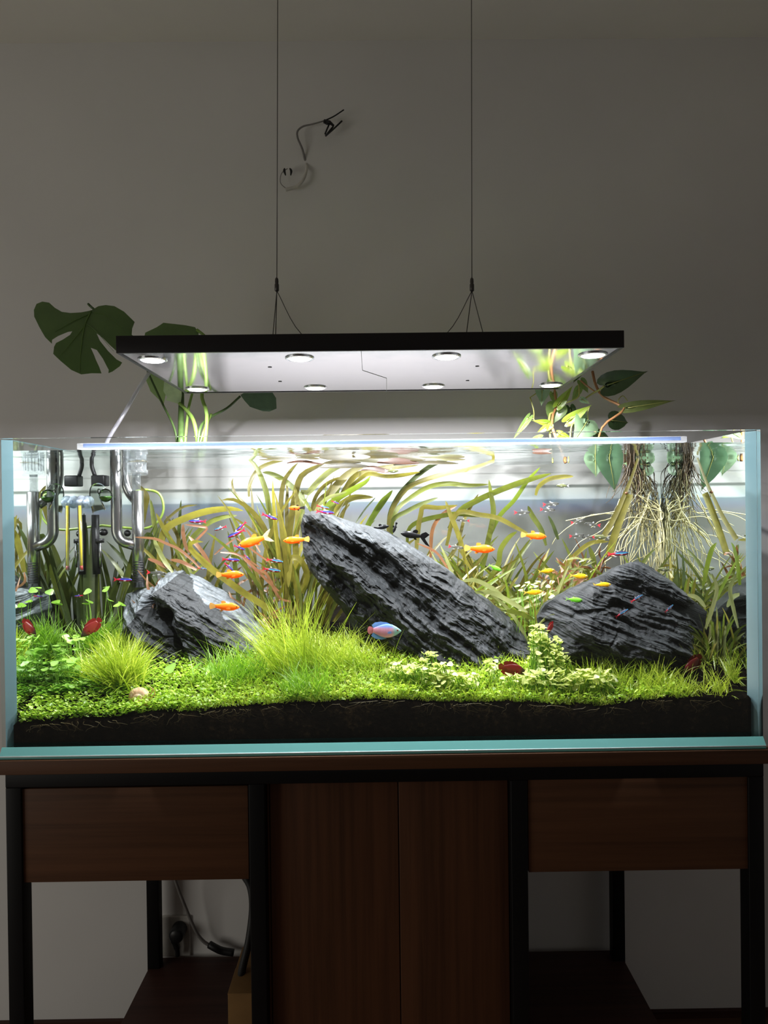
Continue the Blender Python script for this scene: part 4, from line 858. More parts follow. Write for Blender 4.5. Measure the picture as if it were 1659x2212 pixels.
# ------------------------------------------------------------------ fish
def fishmat(name, kind, c1, c2, c3=None, rough=.3, head=(.42, .66, .62)):
    g = N(name); xyz = g.n('SeparateXYZ', i={0: g.n('TexCoord').outputs['Object']}); nz = g.noise(g.coord((40, 40, 40)), 1, 3)
    if kind == 'neon':          # blue stripe over red belly half, silver nose
        zz = g.math('ADD', xyz.outputs[2], g.math('MULTIPLY', nz, .012))
        stripe = g.ramp(g.math('ADD', g.math('MULTIPLY', zz, 4.0), .5), [(.33, (.55, .05, .06)), (.455, c2), (.50, c1), (.62, c1), (.72, (.05, .05, .12))])
        front = g.ramp(g.math('ADD', xyz.outputs[0], .5), [(.30, (1, 1, 1)), (.42, (0, 0, 0))]); fv = g.n('SeparateColor', i={0: front}).outputs[0]
        cc = g.n('MixRGB', i={0: fv, 1: stripe, 2: (*c2, 1)}).outputs[0]
    elif kind == 'gourami':     # pink flank with bars, blue back, turquoise head
        wv = g.n('TexWave', bands_direction='X', i={'Vector': g.coord(), 'Scale': 9., 'Distortion': 1.5}).outputs['Fac']
        b_ = g.ramp(wv, [(.25, c1), (.75, c2)])
        back = g.ramp(g.math('ADD', g.math('MULTIPLY', xyz.outputs[2], 2.2), .5), [(.62, (0, 0, 0)), (.80, (1, 1, 1))])
        cc = g.n('MixRGB', i={0: g.n('SeparateColor', i={0: back}).outputs[0], 1: b_, 2: (*c3, 1)}).outputs[0]
        hd = g.ramp(g.math('ADD', xyz.outputs[0], .5), [(.70, (0, 0, 0)), (.82, (1, 1, 1))])
        cc = g.n('MixRGB', i={0: g.n('SeparateColor', i={0: hd}).outputs[0], 1: cc, 2: (*head, 1)}).outputs[0]
    else:
        f = g.math('ADD', g.math('MULTIPLY', xyz.outputs[2], 2.0), g.math('ADD', .2, g.math('MULTIPLY', nz, .6)))
        cc = g.ramp(f, [(.3, c1), (.7, c2)])
        if c3 is not None:
            t_ = g.ramp(g.math('ADD', xyz.outputs[0], .5), [(.28, (1, 1, 1)), (.44, (0, 0, 0))])
            cc = g.n('MixRGB', i={0: g.n('SeparateColor', i={0: t_}).outputs[0], 1: cc, 2: (*c3, 1)}).outputs[0]
    b = g.n('BsdfPrincipled', i={'Base Color': cc, 'Roughness': rough, 'Specular IOR Level': .5, 'Subsurface Weight': .0})
    t = g.n('BsdfTranslucent', i={0: cc}); m = g.n('MixShader', i={0: .42, 1: b.outputs[0], 2: t.outputs[0]})
    return g.out(m.outputs[0])
def finmat(name, c, a=.35):
    g = N(name); d = g.n('MixShader', i={0: .5, 1: g.n('BsdfDiffuse', i={0: (*c, 1)}).outputs[0], 2: g.n('BsdfTranslucent', i={0: (*c, 1)}).outputs[0]})
    return g.out(g.n('MixShader', i={0: a, 1: d.outputs[0], 2: g.n('BsdfTransparent').outputs[0]}).outputs[0])
# profile: x (from tail root to nose, in body lengths), top, bottom, half width
PROF = {
 'molly': [(-.30, .060, -.060, .020), (-.20, .072, -.080, .034), (-.08, .098, -.112, .055), (.05, .125, -.135, .075), (.17, .138, -.140, .085), (.28, .125, -.125, .080), (.38, .085, -.092, .062), (.46, .036, -.050, .036), (.50, .006, -.012, .010)],
 'slim':  [(-.32, .034, -.034, .012), (-.2, .055, -.055, .030), (-.05, .090, -.088, .048), (.10, .108, -.110, .060), (.25, .105, -.108, .060), (.38, .078, -.082, .046), (.46, .040, -.045, .028), (.50, .008, -.012, .008)],
 'deep':  [(-.34, .070, -.070, .022), (-.22, .125, -.130, .040), (-.08, .180, -.190, .062), (.06, .205, -.215, .078), (.20, .190, -.195, .080), (.33, .130, -.140, .066), (.43, .066, -.075, .040), (.50, .008, -.015, .010)],
 'tetra': [(-.30, .040, -.040, .012), (-.2, .065, -.075, .026), (-.05, .115, -.125, .044), (.1, .135, -.150, .055), (.25, .125, -.130, .056), (.38, .085, -.090, .044), (.46, .045, -.050, .028), (.50, .010, -.012, .008)]}
def body(prof, ns=14):
    p = crom(np.array(PROF[prof]), 22); mb = MB(); a = np.linspace(0, 2*np.pi, ns, endpoint=False)
    V = []
    for x, t, b_, w in p:
        c = (t+b_)/2; h = (t-b_)/2
        V.append(np.stack([np.full(ns, x), w*np.cos(a)*np.abs(np.cos(a))**-.12, c+h*np.sin(a)], 1))
    n = len(p); F = [(i*ns+k, i*ns+(k+1) % ns, (i+1)*ns+(k+1) % ns, (i+1)*ns+k) for i in range(n-1) for k in range(ns)]
    F += [tuple(range(ns))[::-1], tuple((n-1)*ns+k for k in range(ns))]
    return mb.add(np.nan_to_num(np.concatenate(V)), F)
def fin(pts, bend=.0, th=.004):
    """thin fin in the upright plane with a slight wave; pts start at its root"""
    p = np.asarray(pts, float); n = len(p); c = p.mean(0); mb = MB()
    y = lambda q: bend*np.sin((q[:, 0]+q[:, 1])*9)
    ring = np.stack([p[:, 0], y(p), p[:, 1]], 1); mid = (p+c)/2; m2 = np.stack([mid[:, 0], y(mid), mid[:, 1]], 1); cc = np.array([[c[0], 0, c[1]]])
    for s in (1, -1):
        o = np.array([0, s*th/2, 0]); v = np.vstack([ring+o*.3, m2+o, cc+o])
        F = [(i, (i+1) % n, n+(i+1) % n, n+i) for i in range(n)]+[(n+i, n+(i+1) % n, 2*n) for i in range(n)]
        mb.add(v, F if s > 0 else [f[::-1] for f in F])
    return mb
TAILS = {'fan': [(-.29, .05), (-.38, .085), (-.47, .115), (-.50, .06), (-.505, 0), (-.50, -.06), (-.47, -.115), (-.38, -.085), (-.29, -.05)],
         'lyre': [(-.27, .055), (-.35, .11), (-.44, .16), (-.56, .19), (-.47, .09), (-.42, .02), (-.42, -.02), (-.47, -.10), (-.56, -.20), (-.44, -.17), (-.35, -.11), (-.27, -.055)],
         'fork': [(-.30, .03), (-.38, .06), (-.50, .125), (-.455, .04), (-.43, 0), (-.455, -.04), (-.50, -.125), (-.38, -.06), (-.30, -.03)],
         'round': [(-.32, .06), (-.40, .11), (-.47, .12), (-.51, .06), (-.52, 0), (-.51, -.06), (-.47, -.12), (-.40, -.11), (-.32, -.06)],
         'longlyre': [(-.25, .05), (-.33, .12), (-.46, .19), (-.62, .10), (-.50, .11), (-.40, .04), (-.41, -.06), (-.50, -.20), (-.60, -.31), (-.70, -.36), (-.52, -.30), (-.40, -.19), (-.27, -.05)]}
DORS = {'mid': [(-.10, .085), (-.12, .15), (-.09, .185), (-.02, .19), (.03, .16), (.05, .115)], 'tall': [(-.12, .08), (-.17, .15), (-.13, .215), (-.05, .225), (.03, .18), (.05, .115)],
        'long': [(-.34, .06), (-.39, .16), (-.30, .235), (-.12, .265), (.06, .245), (.15, .20), (.05, .18), (-.15, .14)], 'small': [(-.04, .085), (-.09, .16), (-.03, .19), (.04, .11)]}
ANAL = {'mid': [(-.10, -.09), (-.16, -.15), (-.09, -.175), (-.02, -.12)], 'long': [(-.34, -.06), (-.40, -.17), (-.28, -.25), (-.08, -.275), (.06, -.24), (-.02, -.18), (-.16, -.15)], 'small': [(-.16, -.07), (-.19, -.15), (-.10, -.15), (-.02, -.12)]}
pect = [(.22, -.03), (.16, .0), (.09, -.03), (.08, -.07), (.15, -.085), (.21, -.06)]
EYE = {}
def eye_mesh(iris):
    if iris not in EYE:
        im = pbr('iris_'+iris, {'gold': (.8, .55, .15), 'pale': (.80, .85, .85), 'red': (.5, .06, .03), 'dark': (.03, .03, .03)}[iris], .2)
        mb = MB(); lathe([(1.0, 0), (.92, .28), (.55, .42)], (0, 0, 0), 14, mb, 0, 'y'); lathe([(.56, .40), (.45, .52), (.05, .56)], (0, 0, 0), 12, mb, 1, 'y')
        EYE[iris] = (mb, [im, M['black_plastic']])
    return EYE[iris]
SPEC = {}
def species(key, prof, mat, tail, dors, anal, fmat, iris='gold', er=.028, ex=.40, ez=.012, tmat=None):
    ms = [('body', mesh('body', body(prof), mat), None), ('tail_fin', mesh('tail_fin', fin(TAILS[tail], .012), tmat or fmat), None), ('dorsal_fin', mesh('dorsal_fin', fin(DORS[dors], .006), fmat), None), ('anal_fin', mesh('anal_fin', fin(ANAL[anal], .006), fmat), None)]
    P = np.array(PROF[prof]); w = np.interp(ex, P[:, 0], P[:, 3]); wp = np.interp(.18, P[:, 0], P[:, 3])
    mb, em = eye_mesh(iris)
    for s in (1, -1):
        e = MB(); v = mb.V()*er*np.array([1, s, 1])+np.array([ex, s*w*.86, ez]); e.add(v, [f if s < 0 else f[::-1] for f in mb.f]); e.m = list(mb.m); ms.append(('eye', mesh('eye', e, em), None))
        f = fin(pect, .0); v = f.V(); v[:, 1] += s*(wp*.9+(.22-v[:, 0])*.35); f.v = [v]; ms.append(('pectoral_fin', mesh('pectoral_fin', f, fmat), None))
    SPEC[key] = ms
OR = ((1.0, .28, .015), (1.0, .40, .035))
species('orange', 'molly', fishmat('orange_fish', 'plain', *OR), 'fan', 'mid', 'mid', finmat('orange_fin', (1, .45, .06), .25), 'red', .026, .41, .012, finmat('orange_tail', (1.0, .62, .18), .2))
species('orange_lyre', 'molly', fishmat('orange_fish_b', 'plain', *OR), 'lyre', 'mid', 'mid', finmat('orange_fin_b', (1, .45, .06), .25), 'red', .026, .41, .012, finmat('pale_tail', (.95, .80, .50), .3))
species('orange_black', 'molly', fishmat('orange_black_fish', 'plain', (.95, .20, .02), (1, .32, .03), (.03, .025, .03)), 'fan', 'mid', 'mid', finmat('dark_fin', (.05, .04, .04), .2), 'red', .026, .41)
BK = fishmat('black_fish', 'plain', (.007, .007, .008), (.016, .016, .018))
species('black_lyre', 'molly', BK, 'longlyre', 'tall', 'mid', finmat('black_fin', (.01, .01, .011), .05), 'dark', .026, .41)
species('black', 'molly', BK, 'fan', 'tall', 'mid', finmat('black_fin_b', (.01, .01, .011), .05), 'dark', .026, .41)
nf = finmat('clear_fin', (.8, .8, .8), .65); rf = finmat('red_fin', (.75, .05, .08), .3)
species('neon', 'slim', fishmat('neon_deep_blue', 'neon', (.05, .12, .98), (.80, .025, .10)), 'fork', 'small', 'small', nf, 'dark', .026, .42, .015, rf)
species('neon_t', 'slim', fishmat('neon_turquoise', 'neon', (.08, .62, .95), (.72, .04, .07)), 'fork', 'small', 'small', nf, 'dark', .026, .42, .015, rf)
species('yellow', 'tetra', fishmat('yellow_fish', 'plain', (.88, .60, .02), (.98, .78, .04)), 'fork', 'small', 'small', finmat('yellow_fin', (.9, .7, .15), .5), 'pale', .034, .40)
species('green', 'tetra', fishmat('green_fish', 'plain', (.35, .78, .06), (.45, .95, .15)), 'fork', 'small', 'small', finmat('green_fin', (.5, .85, .2), .5), 'dark', .030, .40)
species('gourami', 'deep', fishmat('powder_gourami', 'gourami', (.92, .30, .42), (.95, .62, .68), (.25, .45, .92)), 'round', 'long', 'long', finmat('blue_fin', (.30, .52, .92), .2), 'red', .030, .38, .02, finmat('pink_tail', (.9, .35, .42), .3))
species('red_gourami', 'deep', fishmat('red_gourami', 'gourami', (.26, .022, .015), (.36, .055, .04), (.26, .022, .02), .3, (.10, .055, .035)), 'round', 'long', 'long', finmat('red_gourami_fin', (.36, .03, .03), .15), 'dark', .030, .38)
species('glass', 'slim', milky('glass_fish', (.50, .50, .47), .80, .6), 'fork', 'small', 'small', nf, 'dark', .034, .41, .015, finmat('red_tip_fin', (.85, .08, .10), .2))
species('grey', 'tetra', fishmat('grey_fish', 'plain', (.20, .22, .10), (.32, .34, .16)), 'fork', 'small', 'small', nf, 'dark', .030, .40)
def fish(key, px, py, Y, lpx, ang, label, cat='fish', group=None, yaw=0):
    """ang: picture direction of the head, degrees counted up from the right; yaw turns the head towards the viewer"""
    c = at(px, py, Y); L = lpx*mpp(Y)/max(.35, math.cos(math.radians(yaw)))
    name = {'orange': 'orange_molly', 'orange_lyre': 'orange_molly', 'orange_black': 'orange_molly', 'black_lyre': 'black_molly', 'black': 'black_molly', 'neon': 'neon_tetra', 'neon_t': 'neon_tetra',
            'yellow': 'yellow_tetra', 'green': 'green_tetra', 'gourami': 'dwarf_gourami', 'red_gourami': 'dwarf_gourami', 'glass': 'glass_tetra', 'grey': 'grey_tetra'}[key]
    o = thing(name, tuple(c), label, cat, group); a = math.radians(ang)
    right = math.cos(a) >= 0; pitch = math.asin(math.sin(a))
    o.rotation_euler = (0, -pitch, math.radians(-yaw) if right else math.pi+math.radians(yaw)); o.scale = (L, L, L)
    for nm, me, _ in SPEC[key]:
        p = bpy.data.objects.new(nm, me); COL.objects.link(p); p.parent = o
G1 = 'orange mollies'; G2 = 'small neon tetras'
for q in (('orange_lyre', 549, 1168, .16, 72, 197, 'orange molly with a long pale forked tail heading left, largest of the orange fish', 8),
          ('orange', 640, 1166, .17, 57, 183, 'orange molly heading left just beside the top end of the big slab'),
          ('orange_black', 641, 1097, .24, 34, 180, 'small orange molly with a black tail above the top of the big slab', 15),
          ('orange', 497, 1241, .13, 60, 0, 'yellowish orange molly heading right over the top of the left rock'),
          ('orange', 485, 1310, .11, 65, -3, 'orange molly heading right before the dark face of the left rock'),
          ('orange', 1036, 1185, .16, 66, -3, 'orange molly heading right in front of the tape grass behind the big slab'),
          ('orange', 1153, 1157, .20, 56, -5, 'orange molly heading right above the yellow fish, rightmost orange fish'),
          ('black_lyre', 893, 1156, .17, 56, 171, 'black molly with long trailing tail swimming above the big slab'),
          ('black', 824, 1139, .255, 34, 10, 'black molly half hidden behind the top edge of the big slab'),
          ('black', 853, 1140, .26, 24, 250, 'tiny black molly between the two larger black fish')):
    fish(q[0], q[1], q[2], q[3], q[4], q[5], q[6], 'fish', G1 if 'orange' in q[0] else 'black mollies', *(q[7:]))
for k, px, py, Y, l, a, lab in (
    ('neon', 427, 1126, .17, 38, 178, 'neon tetra heading left, highest of those over the left rock'), ('neon_t', 476, 1141, .18, 29, 195, 'slim neon tetra heading down left beside a crossing pair'),
    ('neon', 521, 1137, .19, 30, 222, 'neon tetra with steep red tail, upper of a crossing pair'), ('neon', 511, 1152, .18, 42, 203, 'neon tetra heading down left, lower of a crossing pair'),
    ('neon', 582, 1116, .18, 36, -20, 'neon tetra heading down right between the arching leaves above the orange fish'), ('neon', 517, 1183, .15, 27, -22, 'neon tetra touching the head of the long tailed orange molly'),
    ('neon', 498, 1209, .15, 39, -4, 'neon tetra with long red tail heading right above the yellowish orange molly'), ('neon', 534, 1204, .19, 18, -40, 'short neon tetra heading steeply down between two longer ones'),
    ('neon_t', 593, 1211, .15, 37, -10, 'neon tetra with pale blue back, upper of two beneath the orange pair'), ('neon_t', 586, 1231, .14, 40, -9, 'neon tetra with pale blue back, lower of two beneath the orange pair'),
    ('neon', 494, 1224, .17, 26, -42, 'neon tetra diving steeply behind the yellowish orange molly'), ('neon_t', 436, 1228, .18, 20, -5, 'small neon tetra seen almost head on above the left rock peak'),
    ('neon', 724, 1085, .22, 18, -22, 'small neon tetra, highest of three over the big slab'), ('neon_t', 697, 1095, .21, 28, -12, 'neon tetra, middle of three over the big slab'),
    ('neon', 702, 1106, .18, 40, -6, 'neon tetra with wide red belly, lowest of three over the big slab'), ('neon', 265, 1252, .17, 40, -2, 'neon tetra heading right in front of the steel pipe foot'),
    ('neon', 170, 1287, .18, 20, 185, 'neon tetra turned towards the viewer above the back left grass tuft'), ('neon_t', 1335, 1196, .17, 46, 3, 'turquoise neon tetra heading right above the peak of the right rock'),
    ('neon_t', 1375, 1293, .10, 31, 30, 'turquoise neon tetra heading up right, highest of three before the right rock'), ('neon_t', 1343, 1325, .10, 33, 32, 'turquoise neon tetra, lowest of three before the right rock'),
    ('neon_t', 1445, 1315, .11, 25, 42, 'turquoise neon tetra, rightmost of three before the right rock')):
    fish(k, px, py, Y, l, a, lab, 'fish', G2)
for k, px, py, Y, l, a, lab in (
    ('yellow', 1180, 1233, .17, 36, 6, 'yellow tetra heading right, upper left of the four yellow fish'), ('yellow', 1250, 1244, .16, 40, -3, 'golden yellow tetra at the left shoulder of the right rock'),
    ('yellow', 1151, 1279, .14, 42, 3, 'bright yellow tetra above the small clover sprig, lowest yellow fish'), ('yellow', 1300, 1263, .13, 40, 1, 'orange yellow tetra over the left slope of the right rock, rightmost yellow fish'),
    ('green', 1069, 1226, .15, 32, -24, 'vivid green tetra heading down right below the orange mollies'), ('green', 1240, 1295, .12, 38, -6, 'vivid lime green tetra over the left edge of the right rock'),
    ('grey', 1216, 1049, .22, 28, 178, 'olive grey tetra alone in open water near the top right'), ('grey', 846, 1017, .2, 30, 0, 'olive grey tetra under the floating leaf raft'),
    ('glass', 1128, 1107, .2, 36, 0, 'clear bodied tetra with a red tail tip, leftmost in open water'), ('glass', 1190, 1089, .22, 36, 3, 'clear bodied tetra with a red tail tip, upper of two in open water'), ('glass', 1183, 1101, .2, 34, -3, 'clear bodied tetra with a red tail tip, lower of two in open water'),
    ('glass', 1248, 1126, .21, 32, 12, 'clear bodied tetra just above the pink topped plant'), ('glass', 1280, 1133, .19, 36, 172, 'greyish clear tetra heading left right of the pink topped plant'), ('glass', 1246, 1157, .18, 34, 5, 'clear bodied tetra in front of the pink topped plant'),
    ('glass', 1000, 1124, .27, 30, 175, 'clear bodied tetra among the tape grass above the slab'), ('glass', 1270, 1160, .2, 30, 178, 'clear bodied tetra close behind the pink plant heads'), ('glass', 985, 1182, .2, 34, -8, 'clear bodied tetra left of the middle orange molly'),
    ('grey', 1300, 1160, .3, 34, 175, 'dark slim tetra behind the broken stalk'), ('grey', 1437, 1230, .25, 30, 175, 'dark slim tetra above the right slope of the right rock')):
    fish(k, px, py, Y, l, a, lab, 'fish', {'yellow': 'yellow tetras', 'green': 'green tetras', 'grey': 'grey tetras', 'glass': 'clear bodied tetras'}[k])
fish('gourami', 831, 1362, .09, 72, -2, 'pink and powder blue gourami hovering before the dark underside of the big slab', 'fish', 'gouramis')
fish('red_gourami', 196, 1356, .185, 48, 222, 'dark red gourami with raised tail behind the left foreground grass', 'fish', 'gouramis', 25)
fish('red_gourami', 1108, 1446, .07, 62, -14, 'red gourami nosing into the clover at the right foot of the big slab', 'fish', 'gouramis')
fish('red_gourami', 1495, 1437, .08, 58, 222, 'red gourami head down in the right corner', 'fish', 'gouramis', 15)
fish('red_gourami', 1188, 1356, .12, 24, 230, 'small red gourami half hidden behind the pale clover column', 'fish', 'gouramis', 40)
fish('glass', 338, 1238, .2, 44, -6, 'pinkish clear bodied fish beside the slotted end of the steel pipe', 'fish', 'clear bodied tetras')

# snail
sp_ = ground(306, 1524); sp_[1] = max(sp_[1], .030); sn = thing('water_snail', tuple(sp_), 'cream and orange water snail crawling in the left foreground before the grass tuft', 'snail')
sc = at(304, 1511, .045); R_ = 19*mpp(.045); mb = MB()
n = 60; t = np.linspace(0, 1, n); ang = np.radians(200)-t*np.radians(800); rad = R_*.62*(1-t)**1.0+.0008; tr = R_*.72*(1-t)**.9+.0006
tube(np.stack([sc[0]-.004+rad*np.cos(ang), sc[1]+.012-.016*t-0*t, sc[2]+.001+rad*np.sin(ang)*.8], 1), tr, 16, mb)
g = N('snail_shell'); nz = g.noise(g.coord((1, 1, 1)), 60, 3); part('shell', mb, g.out(g.n('BsdfPrincipled', i={'Base Color': g.ramp(nz, [(.35, (.80, .42, .22)), (.55, (.88, .68, .50)), (.7, (.72, .62, .60))]), 'Roughness': .35}).outputs[0]), sn)
ft = leafmat('snail_foot', (.85, .62, .30), (.80, .45, .15))
fb = [at(287, 1520, .04), at(303, 1524, .037), at(318, 1519, .036), at(326, 1508, .036)]
part('foot', tube(crom(fb, 14), np.array([.2, .6, .9, 1, 1, 1, 1, 1, 1, .95, .9, .8, .6, .25])*.0052, 10), ft, sn)
for a_ in (((322, 1503), (330, 1490), (317, 1478)), ((326, 1508), (334, 1500), (331, 1486))): part('tentacle', tube(crom([at(*q, .036) for q in a_], 10), np.linspace(.0011, .0004, 10), 6), ft, sn)

# ------------------------------------------------------------------ house plants on the back rim
def outline_leaf(pts2, cut=7, bend=lambda x, y: 0*x):
    """leaf surface from a closed outline (local x right, z up); bend gives its depth"""
    bm = bmesh.new(); vs = [bm.verts.new((x, 0, z)) for x, z in pts2]; bm.faces.new(vs)
    xs = [p[0] for p in pts2]; zs = [p[1] for p in pts2]
    for k in range(1, cut):
        for co, no in (((min(xs)+(max(xs)-min(xs))*k/cut, 0, 0), (1, 0, 0)), ((0, 0, min(zs)+(max(zs)-min(zs))*k/cut), (0, 0, 1))):
            bmesh.ops.bisect_plane(bm, geom=bm.verts[:]+bm.edges[:]+bm.faces[:], plane_co=co, plane_no=no)
    bmesh.ops.triangulate(bm, faces=bm.faces[:]); bm.verts.index_update()
    v = np.array([q.co[:] for q in bm.verts]); v[:, 1] = bend(v[:, 0], v[:, 2]); f = [[q.index for q in p.verts] for p in bm.faces]; bm.free()
    mb = MB(); mb.add(v, f); return mb
MON = {'d': leafmat('monstera_leaf', (.11, .20, .045), (.07, .14, .03), .3, .35, 25, .07), 'g': leafmat('monstera_leaf_pale', (.36, .52, .20), (.22, .38, .11), .4, .35, 25), 's': leafmat('monstera_stem', (.36, .56, .13), (.22, .38, .06), .25), 'sd': leafmat('monstera_stem_dark', (.10, .17, .05), (.05, .10, .02), .2)}
mp = at(405, 998, .43); mo = thing('monstera_plant', tuple(mp), 'split leaved dark monstera rising from the back rim behind the lamp', 'plant')
def px_leaf(name, zone, pts, Y, mat, par, tiltx=0, tiltz=0, cup=2., rib=None):
    a, b, s = zone; W_ = np.array([at(a+x/s, b+y/s, Y) for x, y in pts]); c = W_.mean(0); q = W_[:, [0, 2]]-c[[0, 2]]
    r = np.array(rib or (0, 0, 0, -1.)); 
    ax0 = at(a+r[0]/s, b+r[1]/s, Y)[[0, 2]]-c[[0, 2]]; ax1 = at(a+r[2]/s, b+r[3]/s, Y)[[0, 2]]-c[[0, 2]]; dv = (ax1-ax0)/np.linalg.norm(ax1-ax0)
    def bend(x, z):
        d = np.abs((x-ax0[0])*dv[1]-(z-ax0[1])*dv[0]); l = (x-ax0[0])*dv[0]+(z-ax0[1])*dv[1]
        return tiltx*x+tiltz*z-.12*d+cup*d*d+.9*cup*l*l*.3+.0015*np.sin(l*160)*np.minimum(d*60, 1)
    mb = outline_leaf(q.tolist(), 9, bend); mb.v = [v+np.array([c[0], Y, c[2]]) for v in mb.v]
    o = part(name, mb, mat, par)
    return o, c, bend, ax0, ax1
MZ = (40, 600, 3.95)
mon = [(595, 250), (640, 215), (700, 200), (770, 205), (850, 250), (935, 335), (925, 400), (922, 470), (905, 560), (890, 660), (845, 640), (770, 570), (700, 500), (650, 465), (685, 530), (755, 620), (825, 690), (870, 715), (855, 750), (800, 798), (768, 815), (770, 785), (720, 690), (665, 615), (617, 598), (650, 665), (695, 760), (716, 820), (640, 822), (560, 836), (480, 800), (400, 730), (336, 668), (332, 605), (348, 570), (400, 540), (450, 492), (461, 458), (430, 466), (360, 510), (316, 545), (314, 578), (260, 525), (190, 425), (142, 335), (124, 270), (140, 215), (190, 195), (250, 205), (300, 250), (360, 285), (430, 292), (510, 280), (570, 262)]
o, c, bend, a0, a1 = px_leaf('leaf', MZ, mon, .30, MON['d'], mo, .25, .30, 2.0, (595, 250, 545, 830))
def rib(zone, pts, Y, r, mat, par, leafinfo):
    lo, c, bd, _, _ = leafinfo; P = []
    for x, y in pts:
        w = at(zone[0]+x/zone[2], zone[1]+y/zone[2], Y); q = w-c; P.append((w[0], Y+float(bd(np.array(q[0]), np.array(q[2])))-.0012, w[2]))
    P = np.array(P)-wpos(lo)  # sub-part
    o2 = bpy.data.objects.new('rib', mesh('rib', tube(crom(P, 12), np.linspace(r, r*.4, 12), 6), mat)); COL.objects.link(o2); o2.parent = lo
li = (o, c, bend, a0, a1)
rmat = leafmat('monstera_rib', (.15, .26, .06), (.10, .19, .04), .2)
rib(MZ, [(590, 262), (555, 400), (545, 600), (545, 820)], .30, .0016, rmat, mo, li)
for pts in ([(580, 290), (450, 380), (330, 470)], [(590, 270), (720, 300), (850, 400)], [(556, 400), (470, 560), (390, 680)], [(558, 380), (640, 440), (800, 620)]): rib(MZ, pts, .30, .0009, rmat, mo, li)
px_leaf('leaf', MZ, [(1085, 560), (1095, 478), (1180, 425), (1235, 382), (1330, 390), (1420, 400), (1500, 415), (1535, 470), (1540, 560)], .50, MON['d'], mo, .1, .3, 1.5, (1310, 385, 1310, 560))
px_leaf('leaf', MZ, [(1090, 745), (1160, 760), (1230, 850), (1262, 960), (1245, 1050), (1236, 1096), (1200, 1040), (1130, 970), (1095, 880)], .49, MON['g'], mo, .2, .2, 2, (1120, 760, 1236, 1090))
px_leaf('leaf', MZ, [(1250, 900), (1330, 880), (1392, 920), (1388, 1000), (1372, 1076), (1310, 1058), (1255, 1045), (1270, 1020), (1242, 970)], .475, leafmat('monstera_young_leaf', (.62, .78, .45), (.45, .62, .30), .45), mo, .2, -.3, 2, (1370, 1070, 1290, 890))
S2 = (420, 580, 3.95)
px_leaf('leaf', S2, [(395, 1082), (440, 1050), (560, 1035), (660, 1050), (692, 1100), (698, 1192), (640, 1222), (588, 1220), (480, 1185), (430, 1130)], .545, leafmat('monstera_grey_green_leaf', (.12, .20, .12), (.08, .14, .08), .25), mo, .15, .2, 2, (395, 1082, 690, 1150))  # greyer green than the other monstera leaves
for pts, r, k in (([(391, 960, .42), (391, 900, .47), (392, 850, .50), (390, 780, .52), (375, 715, .51)], .0068, 'sd'), ([(434, 1000, .43), (420, 915, .45), (402, 885, .47), (387, 871, .475)], .0050, 's'),
                  ([(437, 1000, .43), (447, 900, .46), (436, 855, .48), (445, 800, .50), (452, 740, .50), (425, 712, .50)], .0045, 's'), ([(396, 1000, .43), (405, 900, .47), (412, 862, .49), (430, 800, .50)], .0034, 's'),
                  ([(424, 1000, .43), (432, 928, .44), (452, 903, .49), (490, 882, .53), (519, 856, .545)], .0036, 'sd'), ([(416, 1000, .43), (445, 920, .46), (456, 895, .5)], .0036, 's'),
                  ([(386, 1000, .43), (378, 930, .45), (350, 870, .47), (318, 800, .49)], .0028, 'sd'), ([(391, 830, .51), (330, 760, .45), (230, 690, .36), (196, 662, .325), (191, 657, .31)], .0032, 'sd')):
    part('petiole', tube(crom([at(a, b, y) for a, b, y in pts], 22), np.linspace(r, r*.75, 22), 10), MON[k], mo)

PHM = {'d': leafmat('philodendron_leaf', (.26, .40, .10), (.17, .29, .06), .4, .35, 40, .06), 'l': leafmat('philodendron_lime_leaf', (.40, .55, .06), (.27, .42, .03), .5, .35, 40), 'm': leafmat('philodendron_pale_leaf', (.36, .54, .33), (.25, .42, .22), .4, .35, 40),
       'b': leafmat('philodendron_blue_green_leaf', (.20, .36, .20), (.12, .25, .13), .4, .35, 40), 'k': leafmat('philodendron_dark_leaf', (.07, .14, .045), (.04, .08, .025), .35, .3, 40, .07), 'o': leafmat('philodendron_olive_leaf', (.22, .27, .08), (.12, .16, .04), .4, .35, 40), 's': leafmat('vine_stem', (.62, .32, .14), (.46, .22, .08), .2), 'y': leafmat('vine_stem_pale', (.62, .62, .20), (.44, .46, .12), .25)}
ph0 = at(1222, 998, .41); pd = thing('philodendron_vine', tuple(ph0), 'heart leaved vine growing up from the back right rim behind the lamp corner', 'plant')
HEART = [(0, .02), (-.10, .10), (-.15, .22), (-.11, .36), (0, .46), (.15, .50), (.32, .47), (.50, .38), (.68, .25), (.84, .12), (.94, .04), (1.04, 0)]
